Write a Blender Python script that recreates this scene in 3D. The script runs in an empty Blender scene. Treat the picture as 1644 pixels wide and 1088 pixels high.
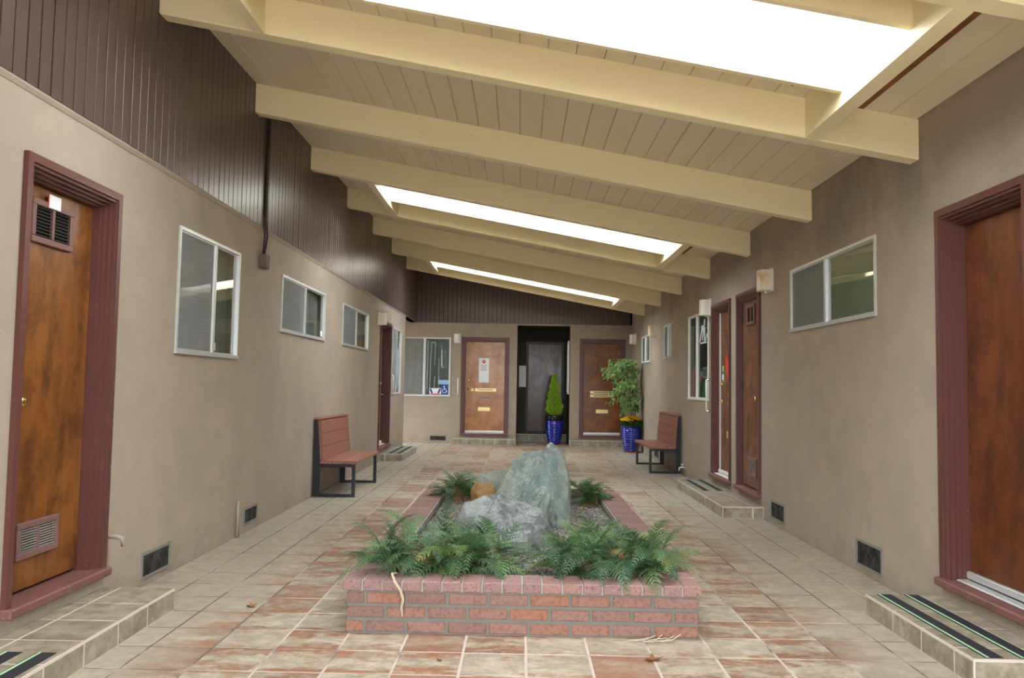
import bpy, bmesh, math, random
import numpy as np
from mathutils import Vector, Matrix, noise

random.seed(11)
rng = np.random.default_rng(5)
SC = bpy.context.scene
COL = SC.collection

# ------------------------------------------------------------------ camera
cam_d = bpy.data.cameras.new('camera')
cam = bpy.data.objects.new('camera', cam_d)
COL.objects.link(cam)
F_PX, YAW, PITCH, ROLL, CAM_H = 1276.354, 0.0120, 0.0589, 0.0163, 1.40
cam_d.sensor_fit = 'HORIZONTAL'
cam_d.sensor_width = 36.0
cam_d.lens = 36.0 * F_PX / 1644.0
cam_d.clip_start = 0.05
cam_d.clip_end = 300
fw = Vector((-math.sin(YAW) * math.cos(PITCH), math.cos(YAW) * math.cos(PITCH), math.sin(PITCH)))
rt = Vector((math.cos(YAW), math.sin(YAW), 0))
up = rt.cross(fw)
rt2 = rt * math.cos(ROLL) + up * math.sin(ROLL)
up2 = up * math.cos(ROLL) - rt * math.sin(ROLL)
cam.matrix_world = Matrix(((rt2.x, up2.x, -fw.x, 0), (rt2.y, up2.y, -fw.y, 0),
                           (rt2.z, up2.z, -fw.z, CAM_H), (0, 0, 0, 1)))
SC.camera = cam

# ------------------------------------------------------------------ world, exposure
world = bpy.data.worlds.new('overcast_sky')
SC.world = world
world.use_nodes = True
wn = world.node_tree
bg = wn.nodes['Background']
# overcast sky: three times brighter overhead than at the horizon, dull ground below it
_tc = wn.nodes.new('ShaderNodeTexCoord')
_sx = wn.nodes.new('ShaderNodeSeparateXYZ')
wn.links.new(_tc.outputs['Generated'], _sx.inputs[0])
_rp = wn.nodes.new('ShaderNodeValToRGB')
_mr = wn.nodes.new('ShaderNodeMapRange')
_mr.inputs['From Min'].default_value = -1.0
wn.links.new(_sx.outputs['Z'], _mr.inputs['Value'])
wn.links.new(_mr.outputs['Result'], _rp.inputs['Fac'])
_e = _rp.color_ramp.elements
_e[0].position, _e[0].color = 0.495, (0.085, 0.080, 0.075, 1)
_e[1].position, _e[1].color = 0.505, (0.31, 0.325, 0.34, 1)
_n = _e.new(1.0)
_n.color = (0.95, 0.98, 1.0, 1)
wn.links.new(_rp.outputs['Color'], bg.inputs['Color'])
bg.inputs['Strength'].default_value = 7.5
SC.view_settings.view_transform = 'Standard'
SC.view_settings.look = 'None'
SC.view_settings.gamma = 1.0
SC.view_settings.use_curve_mapping = False
SC.view_settings.exposure = 1.66
SC.cycles.max_bounces = 14
SC.cycles.diffuse_bounces = 8
SC.cycles.glossy_bounces = 4
SC.cycles.transmission_bounces = 6
SC.cycles.transparent_max_bounces = 12
SC.cycles.sample_clamp_indirect = 8.0
SC.cycles.use_denoising = True

# ------------------------------------------------------------------ dimensions (metres)
XL, XR, YB = -2.552, 2.6635, 19.15
SLOPE = 0.184
PITCH_Y = 1.976
BEAM0 = 5.3165
BEAM_T, BEAM_H = 0.13, 0.275
TILE, TX, TY = 0.33, -1.6017, 3.9263
PLANK_Z = 2.90
LEFT_END = 17.40


def beam_bottom(x):
    return 3.929 - SLOPE * (x - XL)


def ceil_z(x):
    return beam_bottom(x) + BEAM_H


# ------------------------------------------------------------------ material helpers
MATS = {}


class NT:
    """Thin wrapper to lay shader nodes out in few lines."""

    def __init__(self, name, rough=0.6, spec=0.5, metallic=0.0):
        m = bpy.data.materials.new(name)
        m.use_nodes = True
        self.m = m
        self.t = m.node_tree
        self.b = self.t.nodes['Principled BSDF']
        self.b.inputs['Roughness'].default_value = rough
        self.b.inputs['Specular IOR Level'].default_value = spec
        self.b.inputs['Metallic'].default_value = metallic
        MATS[name] = m

    def n(self, kind, **kw):
        nd = self.t.nodes.new('ShaderNode' + kind)
        for k, v in kw.items():
            setattr(nd, k, v)
        return nd

    def l(self, a, b):
        self.t.links.new(a, b)

    def set(self, sock, v):
        if isinstance(v, bpy.types.NodeSocket):
            self.l(v, sock)
        elif isinstance(v, tuple) and len(v) == 3 and sock.type == 'RGBA':
            sock.default_value = (*v, 1)
        else:
            sock.default_value = v

    def pos(self):
        return self.n('NewGeometry').outputs['Position']

    def obj(self):
        return self.n('TexCoord').outputs['Object']

    def rnd(self):
        return self.n('ObjectInfo').outputs['Random']

    def island(self):
        return self.n('NewGeometry').outputs['Random Per Island']

    def mapping(self, v, scale=(1, 1, 1), loc=(0, 0, 0)):
        nd = self.n('Mapping')
        self.set(nd.inputs['Vector'], v)
        nd.inputs['Scale'].default_value = scale
        if isinstance(loc, tuple):
            nd.inputs['Location'].default_value = loc
        else:
            self.l(loc, nd.inputs['Location'])
        return nd.outputs['Vector']

    def noise(self, v, scale, detail=4, rough=0.55, dist=0.0, color=False):
        nd = self.n('TexNoise')
        self.set(nd.inputs['Vector'], v)
        nd.inputs['Scale'].default_value = scale
        nd.inputs['Detail'].default_value = detail
        nd.inputs['Roughness'].default_value = rough
        nd.inputs['Distortion'].default_value = dist
        return nd.outputs['Color' if color else 'Fac']

    def white(self, v):
        nd = self.n('TexWhiteNoise')
        nd.noise_dimensions = '3D'
        self.set(nd.inputs['Vector'], v)
        return nd.outputs['Value']

    def math(self, op, a, b=0.0, c=0.0, clamp=False):
        nd = self.n('Math', operation=op, use_clamp=clamp)
        self.set(nd.inputs[0], a)
        self.set(nd.inputs[1], b)
        self.set(nd.inputs[2], c)
        return nd.outputs[0]

    def vmath(self, op, a, b=None):
        nd = self.n('VectorMath', operation=op)
        self.set(nd.inputs[0], a)
        if b is not None:
            self.set(nd.inputs[1], b)
        return nd.outputs[0]

    def xyz(self, v):
        nd = self.n('SeparateXYZ')
        self.set(nd.inputs[0], v)
        return nd.outputs[0], nd.outputs[1], nd.outputs[2]

    def step(self, v, lo, hi, a=0.0, b=1.0):
        nd = self.n('MapRange', interpolation_type='SMOOTHSTEP')
        self.set(nd.inputs['Value'], v)
        nd.inputs['From Min'].default_value = lo
        nd.inputs['From Max'].default_value = hi
        nd.inputs['To Min'].default_value = a
        nd.inputs['To Max'].default_value = b
        return nd.outputs['Result']

    def ramp(self, v, *stops):
        nd = self.n('ValToRGB')
        self.set(nd.inputs['Fac'], v)
        cr = nd.color_ramp
        while len(cr.elements) < len(stops):
            cr.elements.new(0.5)
        for e, (p, c) in zip(cr.elements, stops):
            e.position = p
            e.color = (*c, 1)
        return nd.outputs['Color']

    def mix(self, f, a, b, mode='MIX'):
        nd = self.n('Mix', data_type='RGBA', blend_type=mode)
        self.set(nd.inputs[0], f)
        self.set(nd.inputs[6], a)
        self.set(nd.inputs[7], b)
        return nd.outputs[2]

    def color(self, c):
        self.set(self.b.inputs['Base Color'], c)

    def rough(self, r):
        self.set(self.b.inputs['Roughness'], r)

    def bump(self, h, strength=0.3, dist=0.01):
        nd = self.n('Bump')
        nd.inputs['Strength'].default_value = strength
        nd.inputs['Distance'].default_value = dist
        self.set(nd.inputs['Height'], h)
        self.l(nd.outputs['Normal'], self.b.inputs['Normal'])


def plain(name, col, rough=0.5, metallic=0.0, spec=0.5, vary=0.06, grain=None):
    """A plain material with a little mottling so that nothing is perfectly flat."""
    t = NT(name, rough, spec, metallic)
    f = t.noise(t.obj(), grain or 9.0, 3)
    dark = tuple(c * (1 - vary * 2) for c in col)
    lite = tuple(min(1, c * (1 + vary)) for c in col)
    t.color(t.mix(f, dark, lite))
    return t.m


# stucco
t = NT('stucco', 0.92, 0.2)
p = t.pos()
big = t.noise(p, 0.55, 5, 0.6)
fine = t.noise(p, 3.5, 5, 0.65)
c = t.mix(t.step(big, 0.3, 0.7), (0.330, 0.276, 0.222), (0.405, 0.340, 0.274))
c = t.mix(t.step(fine, 0.35, 0.75, 0.0, 0.35), c, (0.285, 0.248, 0.210))
x, y, z = t.xyz(p)
dirt = t.math('MULTIPLY', t.step(z, 0.0, 0.35, 1.0, 0.0), t.step(t.noise(p, 2.2, 5, 0.7), 0.42, 0.65))
c = t.mix(t.math('MULTIPLY', dirt, 0.45), c, (0.20, 0.172, 0.145))
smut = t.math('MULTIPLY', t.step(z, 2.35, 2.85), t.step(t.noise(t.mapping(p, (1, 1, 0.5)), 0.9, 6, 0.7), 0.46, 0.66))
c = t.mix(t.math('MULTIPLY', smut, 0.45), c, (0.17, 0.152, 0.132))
t.color(c)
t.bump(t.noise(p, 70, 5, 0.7), 0.18, 0.01)

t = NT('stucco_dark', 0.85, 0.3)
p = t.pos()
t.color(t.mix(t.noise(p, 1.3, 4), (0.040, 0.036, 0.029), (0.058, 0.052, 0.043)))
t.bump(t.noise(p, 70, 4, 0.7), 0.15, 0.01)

# painted brown cladding, satin gloss
t = NT('brown_cladding', 0.30, 0.5)
p = t.mapping(t.pos(), (1, 1, 0.22))
r = t.rnd()
f = t.noise(p, 5.0, 5, 0.6)
c = t.mix(f, (0.080, 0.052, 0.047), (0.092, 0.061, 0.055))
c = t.mix(t.math('MULTIPLY', r, 0.25), c, (0.105, 0.070, 0.064))
t.color(c)
t.rough(t.step(t.noise(p, 0.8, 2), 0.3, 0.75, 0.30, 0.36))
t.bump(t.noise(t.mapping(t.pos(), (1, 1, 0.3)), 14, 3), 0.05, 0.004)

plain('joint_shadow', (0.014, 0.010, 0.009), 0.9)

# cream paint on beams and boards
t = NT('cream_paint', 0.42, 0.4)
p = t.pos()
f = t.noise(t.mapping(p, (0.5, 3, 3)), 2.2, 5, 0.6)
c = t.mix(f, (0.800, 0.705, 0.430), (0.870, 0.790, 0.530))
spot = t.step(t.noise(p, 13, 3, 0.5), 0.70, 0.78)
c = t.mix(t.math('MULTIPLY', spot, 0.35), c, (0.36, 0.27, 0.14))
t.color(c)
t.bump(t.noise(t.mapping(p, (1, 6, 6)), 9, 4), 0.10, 0.006)

t = NT('cream_boards', 0.50, 0.35)
p = t.pos()
r = t.rnd()
f = t.noise(t.mapping(p, (3, 0.5, 3)), 2.0, 5, 0.6)
c = t.mix(f, (0.680, 0.600, 0.445), (0.760, 0.685, 0.510))
c = t.mix(t.math('MULTIPLY', r, 0.4), c, (0.70, 0.605, 0.41))
t.color(c)
t.bump(t.noise(t.mapping(p, (6, 1, 6)), 9, 4), 0.08, 0.006)

plain('cream_gap', (0.30, 0.235, 0.13), 0.8)
t = NT('bare_wood_strip', 0.8, 0.2)
t.color(t.ramp(t.noise(t.pos(), 6, 4), (0.3, (0.17, 0.060, 0.022)), (0.7, (0.30, 0.125, 0.050))))

# skylight panel: daylight passes straight and scattered
t = NT('skylight_panel')
out = t.t.nodes['Material Output']
tr = t.n('BsdfTransparent')
tr.inputs[0].default_value = (0.97, 0.98, 1, 1)
tl = t.n('BsdfTranslucent')
tl.inputs[0].default_value = (0.95, 0.96, 0.97, 1)
mx = t.n('MixShader')
mx.inputs[0].default_value = 0.35
t.l(tr.outputs[0], mx.inputs[1])
t.l(tl.outputs[0], mx.inputs[2])
t.l(mx.outputs[0], out.inputs['Surface'])


def glass_mat(name, tint, base=0.06):
    t = NT(name)
    out = t.t.nodes['Material Output']
    tr = t.n('BsdfTransparent')
    tr.inputs[0].default_value = (*tint, 1)
    gl = t.n('BsdfGlossy')
    gl.inputs['Roughness'].default_value = 0.015
    lw = t.n('LayerWeight')
    lw.inputs['Blend'].default_value = 0.5
    f = t.math('ADD', t.math('MULTIPLY', t.math('POWER', lw.outputs['Facing'], 4.0), 0.9), base, clamp=True)
    mx = t.n('MixShader')
    t.l(f, mx.inputs[0])
    t.l(tr.outputs[0], mx.inputs[1])
    t.l(gl.outputs[0], mx.inputs[2])
    t.l(mx.outputs[0], out.inputs['Surface'])


glass_mat('window_glass', (0.82, 0.86, 0.84))
t = NT('insect_screen')
out = t.t.nodes['Material Output']
tr = t.n('BsdfTransparent')
df = t.n('BsdfDiffuse')
df.inputs[0].default_value = (0.34, 0.35, 0.345, 1)
mx = t.n('MixShader')
t.l(t.step(t.noise(t.obj(), 2.5, 2), 0.3, 0.7, 0.34, 0.44), mx.inputs[0])
t.l(tr.outputs[0], mx.inputs[1])
t.l(df.outputs[0], mx.inputs[2])
t.l(mx.outputs[0], out.inputs['Surface'])


def wood(name, a, b, dark, rough_lo, rough_hi, grain=(5, 5, 0.7), coat=0.22):
    """Varnished veneer: broad blotches, stretched grain, a clear coat."""
    t = NT(name, 0.3, 0.35)
    o = t.obj()
    w = t.noise(t.mapping(o, grain), 1.6, 5, 0.62, 0.5)
    blot = t.noise(t.mapping(o, (1.6, 1.6, 1.1)), 2.8, 6, 0.66, 0.25)
    fine = t.noise(t.mapping(o, (40, 40, 2.0)), 2.0, 4, 0.6)
    c = t.mix(t.step(w, 0.25, 0.75), a, b)
    c = t.mix(t.step(blot, 0.42, 0.68, 0.0, 0.85), c, dark)
    c = t.mix(t.step(fine, 0.4, 0.75, 0.0, 0.35), c, tuple(v * 0.55 for v in a))
    t.color(c)
    t.rough(t.step(blot, 0.3, 0.7, rough_lo, rough_hi))
    t.b.inputs['Coat Weight'].default_value = coat
    t.b.inputs['Coat Roughness'].default_value = 0.16
    return t.m


wood('amber_veneer', (0.170, 0.056, 0.009), (0.270, 0.100, 0.018), (0.060, 0.017, 0.004), 0.28, 0.42)
wood('honey_veneer', (0.340, 0.125, 0.022), (0.440, 0.190, 0.045), (0.240, 0.075, 0.012), 0.15, 0.26, (1.2, 1.2, 4.5))
wood('russet_veneer', (0.180, 0.056, 0.012), (0.270, 0.095, 0.024), (0.078, 0.023, 0.006), 0.18, 0.30, (1.5, 1.5, 3.5))
wood('walnut_veneer', (0.150, 0.060, 0.026), (0.215, 0.092, 0.042), (0.085, 0.032, 0.015), 0.34, 0.5)
wood('mahogany_veneer', (0.105, 0.026, 0.007), (0.175, 0.050, 0.014), (0.045, 0.012, 0.004), 0.28, 0.42)
wood('dark_veneer', (0.060, 0.027, 0.016), (0.105, 0.048, 0.028), (0.036, 0.016, 0.011), 0.12, 0.22, coat=0.05)
MATS['dark_veneer'].node_tree.nodes['Principled BSDF'].inputs['Specular IOR Level'].default_value = 0.28

t = NT('maroon_trim', 0.38, 0.5)
p = t.pos()
c = t.mix(t.noise(p, 4, 4), (0.092, 0.033, 0.029), (0.130, 0.047, 0.040))
c = t.mix(t.step(t.noise(p, 45, 3), 0.70, 0.76, 0, 0.5), c, (0.35, 0.25, 0.22))
t.color(c)
t = NT('maroon_sill', 0.55, 0.4)
p = t.pos()
c = t.mix(t.noise(p, 6, 4), (0.150, 0.060, 0.053), (0.215, 0.098, 0.086))
c = t.mix(t.step(t.noise(p, 18, 5, 0.7), 0.55, 0.75, 0, 0.5), c, (0.30, 0.25, 0.22))
t.color(c)
t = NT('dark_trim', 0.4, 0.4)
t.color(t.mix(t.noise(t.pos(), 4, 3), (0.018, 0.012, 0.010), (0.030, 0.019, 0.016)))
plain('vent_paint', (0.185, 0.098, 0.088), 0.5)
plain('louvre_dim', (0.060, 0.052, 0.047), 0.6)
plain('vent_dark', (0.012, 0.012, 0.010), 0.9)
t = NT('louvre_metal', 0.5, 0.5)
t.color(t.mix(t.noise(t.obj(), 9, 3), (0.20, 0.18, 0.16), (0.33, 0.31, 0.29)))
plain('aluminium', (0.66, 0.67, 0.67), 0.38, 0.55)
plain('white_metal', (0.80, 0.80, 0.79), 0.4)
plain('pale_blind', (0.80, 0.81, 0.81), 0.6)
plain('curtain_grey', (0.50, 0.505, 0.49), 0.9)
plain('curtain_pale', (0.66, 0.655, 0.63), 0.9)
plain('curtain_olive', (0.56, 0.57, 0.42), 0.9)
plain('curtain_slate', (0.27, 0.29, 0.28), 0.9)
plain('room_dark', (0.05, 0.05, 0.048), 0.9)
plain('felt_green', (0.045, 0.23, 0.13), 0.9)
plain('paper', (0.80, 0.82, 0.86), 0.7, vary=0.02)
plain('paper_blue', (0.30, 0.50, 0.78), 0.7, vary=0.03)
plain('print_red', (0.66, 0.045, 0.030), 0.6)
plain('print_pink', (0.68, 0.07, 0.20), 0.6)
plain('print_purple', (0.18, 0.07, 0.30), 0.6)
plain('print_plum', (0.028, 0.008, 0.018), 0.6)
plain('print_blue', (0.012, 0.085, 0.36), 0.6)
plain('print_navy', (0.03, 0.05, 0.28), 0.6)
plain('print_grey', (0.16, 0.16, 0.17), 0.7)
plain('print_green', (0.30, 0.52, 0.22), 0.6)
plain('brass', (0.80, 0.56, 0.20), 0.22, 1.0)
plain('brass_plate', (0.78, 0.62, 0.28), 0.32, 0.6)
plain('chrome', (0.78, 0.79, 0.80), 0.15, 1.0)
plain('black_steel', (0.010, 0.011, 0.016), 0.35)
plain('grip_black', (0.014, 0.015, 0.022), 0.75)
plain('glow_green', (0.42, 0.74, 0.45), 0.6)
plain('pipe_paint', (0.33, 0.285, 0.245), 0.6)
plain('cable_dark', (0.035, 0.026, 0.022), 0.6)
plain('box_brown', (0.11, 0.088, 0.07), 0.7)
plain('crawl_frame', (0.235, 0.215, 0.19), 0.8)
t = NT('crawl_mesh', 0.8, 0.2)
t.color(t.ramp(t.noise(t.pos(), 9, 4, 0.7), (0.4, (0.016, 0.015, 0.013)), (0.8, (0.10, 0.095, 0.09))))

# sconce shades
t = NT('shade_white', 0.35, 0.4)
t.color(t.mix(t.noise(t.obj(), 6, 3), (0.72, 0.70, 0.60), (0.82, 0.80, 0.71)))
t = NT('shade_rusty', 0.45, 0.4)
rx, ry, rz = t.xyz(t.obj())
c = t.mix(t.noise(t.obj(), 6, 3), (0.72, 0.66, 0.50), (0.82, 0.77, 0.62))
st = t.step(t.noise(t.mapping(t.obj(), (1, 1, 0.6)), 9, 3), 0.42, 0.68)
t.color(t.mix(st, c, (0.62, 0.30, 0.08)))

# floor tiles: mottled cream with rust along the tile edges
t = NT('floor_tile', 0.42, 0.4)
p = t.pos()
org = t.vmath('SUBTRACT', p, (TX, TY, 0.0))
sc = t.vmath('DIVIDE', org, (TILE, TILE, 1.0))
cell = t.vmath('FLOOR', sc)
cellxy = t.vmath('MULTIPLY', cell, (1, 1, 0))
r1 = t.white(cellxy)
r2 = t.white(t.vmath('ADD', cellxy, (7.3, 2.1, 0.5)))
off = t.vmath('MULTIPLY', cellxy, (3.7, 5.3, 0.0))
pp = t.vmath('ADD', p, off)
_, fy, _ = t.xyz(t.vmath('FRACTION', sc))
base = t.mix(t.step(t.noise(pp, 8, 8, 0.75), 0.28, 0.72), (0.270, 0.230, 0.165), (0.560, 0.505, 0.400))
base = t.mix(t.step(t.noise(t.mapping(pp, (1, 2.2, 1)), 5, 6, 0.7), 0.45, 0.66, 0, 0.7), base, (0.265, 0.245, 0.19))
streak = t.noise(t.mapping(pp, (1.0, 2.6, 1)), 5.5, 7, 0.72, 0.4)
edge = t.math('ABSOLUTE', t.math('SUBTRACT', fy, 0.5))
e2 = t.math('MULTIPLY', edge, 0.34)
lvl = t.math('ADD', t.math('ADD', t.math('ADD', streak, t.math('MULTIPLY', t.math('SUBTRACT', t.noise(pp, 28, 4, 0.7), 0.5), 0.30)), e2), t.math('MULTIPLY', t.math('SUBTRACT', r1, 0.5), 0.22))
px, py, _ = t.xyz(p)
mid = t.step(t.math('ABSOLUTE', t.math('SUBTRACT', px, 0.02)), 1.55, 2.05, 1.0, 0.0)
rust = t.math('MULTIPLY', t.step(lvl, 0.52, 0.74), t.math('ADD', t.math('MULTIPLY', mid, 0.85), 0.10))
rc = t.mix(r2, (0.315, 0.130, 0.060), (0.215, 0.100, 0.066))
c = t.mix(rust, base, rc)
whole = t.math('MULTIPLY', t.step(r1, 0.80, 0.92, 0, 0.55), mid)
c = t.mix(whole, c, (0.27, 0.170, 0.125))
c = t.mix(t.math('MULTIPLY', t.math('SUBTRACT', 1.0, mid), 0.45), c, (0.375, 0.345, 0.28))
t.color(c)
t.rough(t.step(t.noise(pp, 12, 4), 0.3, 0.7, 0.30, 0.52))
t.bump(t.noise(pp, 24, 5, 0.7), 0.12, 0.006)

t = NT('floor_grout', 0.9, 0.2)
p = t.pos()
px, py, _ = t.xyz(p)
aisle = t.step(t.math('ABSOLUTE', t.math('SUBTRACT', px, 0.05)), 1.15, 2.0, 0.10, -0.09)
t.color(t.ramp(t.math('ADD', t.noise(p, 1.1, 5, 0.65), aisle), (0.44, (0.150, 0.128, 0.110)), (0.56, (0.53, 0.46, 0.41))))
t = NT('step_tile', 0.5, 0.35)
p = t.pos()
r = t.rnd()
c = t.mix(t.step(t.noise(p, 7, 7, 0.72), 0.30, 0.70), (0.165, 0.138, 0.092), (0.430, 0.380, 0.295))
c = t.mix(t.math('MULTIPLY', r, 0.45), c, (0.25, 0.225, 0.175))
t.color(c)
t.bump(t.noise(p, 30, 5, 0.7), 0.12, 0.006)
plain('step_grout', (0.62, 0.55, 0.50), 0.9)

# bricks
t = NT('brick_clay', 0.85, 0.25)
r = t.rnd()
p = t.obj()
c = t.ramp(r, (0.0, (0.235, 0.140, 0.122)), (0.40, (0.285, 0.168, 0.145)), (0.70, (0.300, 0.160, 0.120)),
           (0.93, (0.305, 0.158, 0.110)), (1.0, (0.360, 0.160, 0.088)))
c = t.mix(t.step(t.noise(t.pos(), 40, 4, 0.7), 0.46, 0.66, 0, 0.55), c, (0.12, 0.062, 0.056))
c = t.mix(t.step(t.noise(t.pos(), 9, 4), 0.5, 0.75, 0, 0.40), c, (0.30, 0.205, 0.185))
t.color(c)
t.bump(t.noise(t.pos(), 90, 4, 0.7), 0.3, 0.004)
t = NT('cap_clay', 0.8, 0.25)
r = t.rnd()
c = t.ramp(r, (0.0, (0.270, 0.168, 0.160)), (0.5, (0.305, 0.188, 0.175)), (1.0, (0.350, 0.205, 0.178)))
nz = t.n('NewGeometry')
_, _, upz = t.xyz(nz.outputs['Normal'])
c = t.mix(t.step(t.noise(t.pos(), 60, 4, 0.75), 0.50, 0.66, 0, 0.7), c, (0.120, 0.062, 0.066))
c = t.mix(t.step(t.noise(t.pos(), 35, 4, 0.7), 0.58, 0.72, 0, 0.45), c, (0.42, 0.34, 0.33))
t.color(c)
t.bump(t.noise(t.pos(), 90, 4, 0.7), 0.25, 0.004)
t = NT('mortar', 0.95, 0.2)
t.color(t.mix(t.noise(t.pos(), 14, 5, 0.7), (0.135, 0.13, 0.12), (0.235, 0.228, 0.21)))
t.bump(t.noise(t.pos(), 60, 4, 0.7), 0.3, 0.005)
t = NT('mortar_light', 0.95, 0.2)
t.color(t.mix(t.noise(t.pos(), 14, 5, 0.7), (0.22, 0.205, 0.19), (0.55, 0.515, 0.485)))


def rock_mat(name, a, b, c3, vein, vs=2.4, dist=0.5):
    t = NT(name, 0.62, 0.4)
    p = t.pos()
    n1 = t.noise(p, 2.6, 7, 0.62, 0.6)
    n2 = t.noise(p, 11, 6, 0.7)
    c = t.mix(t.step(n1, 0.42, 0.60), a, b)
    c = t.mix(t.step(n2, 0.50, 0.66, 0, 0.8), c, c3)
    v = t.noise(t.mapping(p, (1.4, 1.0, 0.75)), vs, 8, 0.72, dist)
    vv = t.math('ABSOLUTE', t.math('SUBTRACT', v, 0.5))
    c = t.mix(t.step(vv, 0.0, 0.022, 0.60, 0.0), c, vein)
    c = t.mix(t.step(t.noise(p, 30, 5, 0.75), 0.54, 0.68, 0, 0.65), c, vein)
    t.color(c)
    t.bump(t.noise(p, 12, 9, 0.75), 0.9, 0.04)


rock_mat('serpentine', (0.245, 0.320, 0.312), (0.405, 0.465, 0.410), (0.165, 0.230, 0.215), (0.56, 0.60, 0.52))
rock_mat('grey_rock', (0.150, 0.178, 0.183), (0.350, 0.385, 0.378), (0.42, 0.45, 0.44), (0.60, 0.63, 0.62), 3.2, 0.3)
rock_mat('ochre_rock', (0.40, 0.215, 0.060), (0.46, 0.27, 0.095), (0.335, 0.30, 0.225), (0.52, 0.42, 0.29))
rock_mat('moss_rock', (0.33, 0.39, 0.355), (0.43, 0.475, 0.42), (0.26, 0.305, 0.27), (0.58, 0.60, 0.55))
t = NT('gravel', 0.85, 0.3)
t.color(t.ramp(t.island(), (0.0, (0.16, 0.152, 0.138)), (0.4, (0.28, 0.270, 0.245)), (0.8, (0.36, 0.345, 0.31)),
               (1.0, (0.52, 0.50, 0.455))))
t = NT('gravel_bed', 0.95, 0.2)
t.color(t.mix(t.noise(t.pos(), 50, 4, 0.7), (0.14, 0.134, 0.122), (0.27, 0.26, 0.24)))


def leaf_mat(name, *stops, rough=0.42, island=False, trans=0.25):
    t = NT(name, rough, 0.45)
    r = t.island() if island else t.rnd()
    c = t.ramp(r, *stops)
    c = t.mix(t.step(t.noise(t.obj(), 14, 3), 0.35, 0.75, 0, 0.35), c, tuple(v * 0.55 for v in stops[0][1]))
    t.color(c)
    t.b.inputs['Subsurface Weight'].default_value = 0.0
    t.b.inputs['Transmission Weight'].default_value = 0.0
    tl = t.n('BsdfTranslucent')
    t.l(c, tl.inputs[0])
    mx = t.n('MixShader')
    mx.inputs[0].default_value = trans
    out = t.t.nodes['Material Output']
    t.l(t.b.outputs[0], mx.inputs[1])
    t.l(tl.outputs[0], mx.inputs[2])
    t.l(mx.outputs[0], out.inputs['Surface'])


leaf_mat('fern_leaf', (0.0, (0.044, 0.105, 0.052)), (0.30, (0.078, 0.165, 0.078)), (0.62, (0.115, 0.215, 0.080)),
         (0.88, (0.120, 0.230, 0.075)), (1.0, (0.24, 0.29, 0.07)))
leaf_mat('fern_bright', (0.0, (0.060, 0.140, 0.045)), (0.6, (0.080, 0.185, 0.050)), (1.0, (0.13, 0.24, 0.06)))
leaf_mat('fern_dry', (0.0, (0.27, 0.120, 0.045)), (1.0, (0.42, 0.225, 0.10)), rough=0.8)
leaf_mat('conifer_leaf', (0.0, (0.20, 0.42, 0.025)), (0.5, (0.34, 0.62, 0.04)), (1.0, (0.52, 0.74, 0.10)), island=True)
leaf_mat('ficus_leaf', (0.0, (0.14, 0.31, 0.06)), (0.4, (0.28, 0.50, 0.13)), (0.7, (0.46, 0.64, 0.25)),
         (1.0, (0.64, 0.70, 0.50)), island=True, trans=0.35)
leaf_mat('mum_leaf', (0.0, (0.025, 0.085, 0.018)), (1.0, (0.07, 0.17, 0.035)), island=True)
leaf_mat('mum_petal', (0.0, (0.84, 0.55, 0.010)), (1.0, (0.92, 0.70, 0.03)), island=True)
plain('bark', (0.16, 0.12, 0.085), 0.9)
plain('dry_twig', (0.52, 0.42, 0.32), 0.8)
plain('soil', (0.035, 0.026, 0.02), 0.95)
t = NT('blue_glaze', 0.10, 0.6)
t.color(t.mix(t.noise(t.obj(), 5, 3), (0.007, 0.013, 0.23), (0.012, 0.022, 0.36)))
t.b.inputs['Coat Weight'].default_value = 0.6
plain('black_glaze', (0.012, 0.011, 0.012), 0.25)
plain('terracotta', (0.30, 0.085, 0.05), 0.8)
t = NT('bench_wood', 0.45, 0.4)
o = t.obj()
f = t.noise(t.mapping(o, (0.8, 14, 14)), 3, 5, 0.6)
t.color(t.mix(f, (0.245, 0.098, 0.072), (0.335, 0.145, 0.105)))
t.rough(t.step(f, 0.3, 0.7, 0.36, 0.5))
plain('skirt_grey', (0.42, 0.40, 0.37), 0.6)


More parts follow.
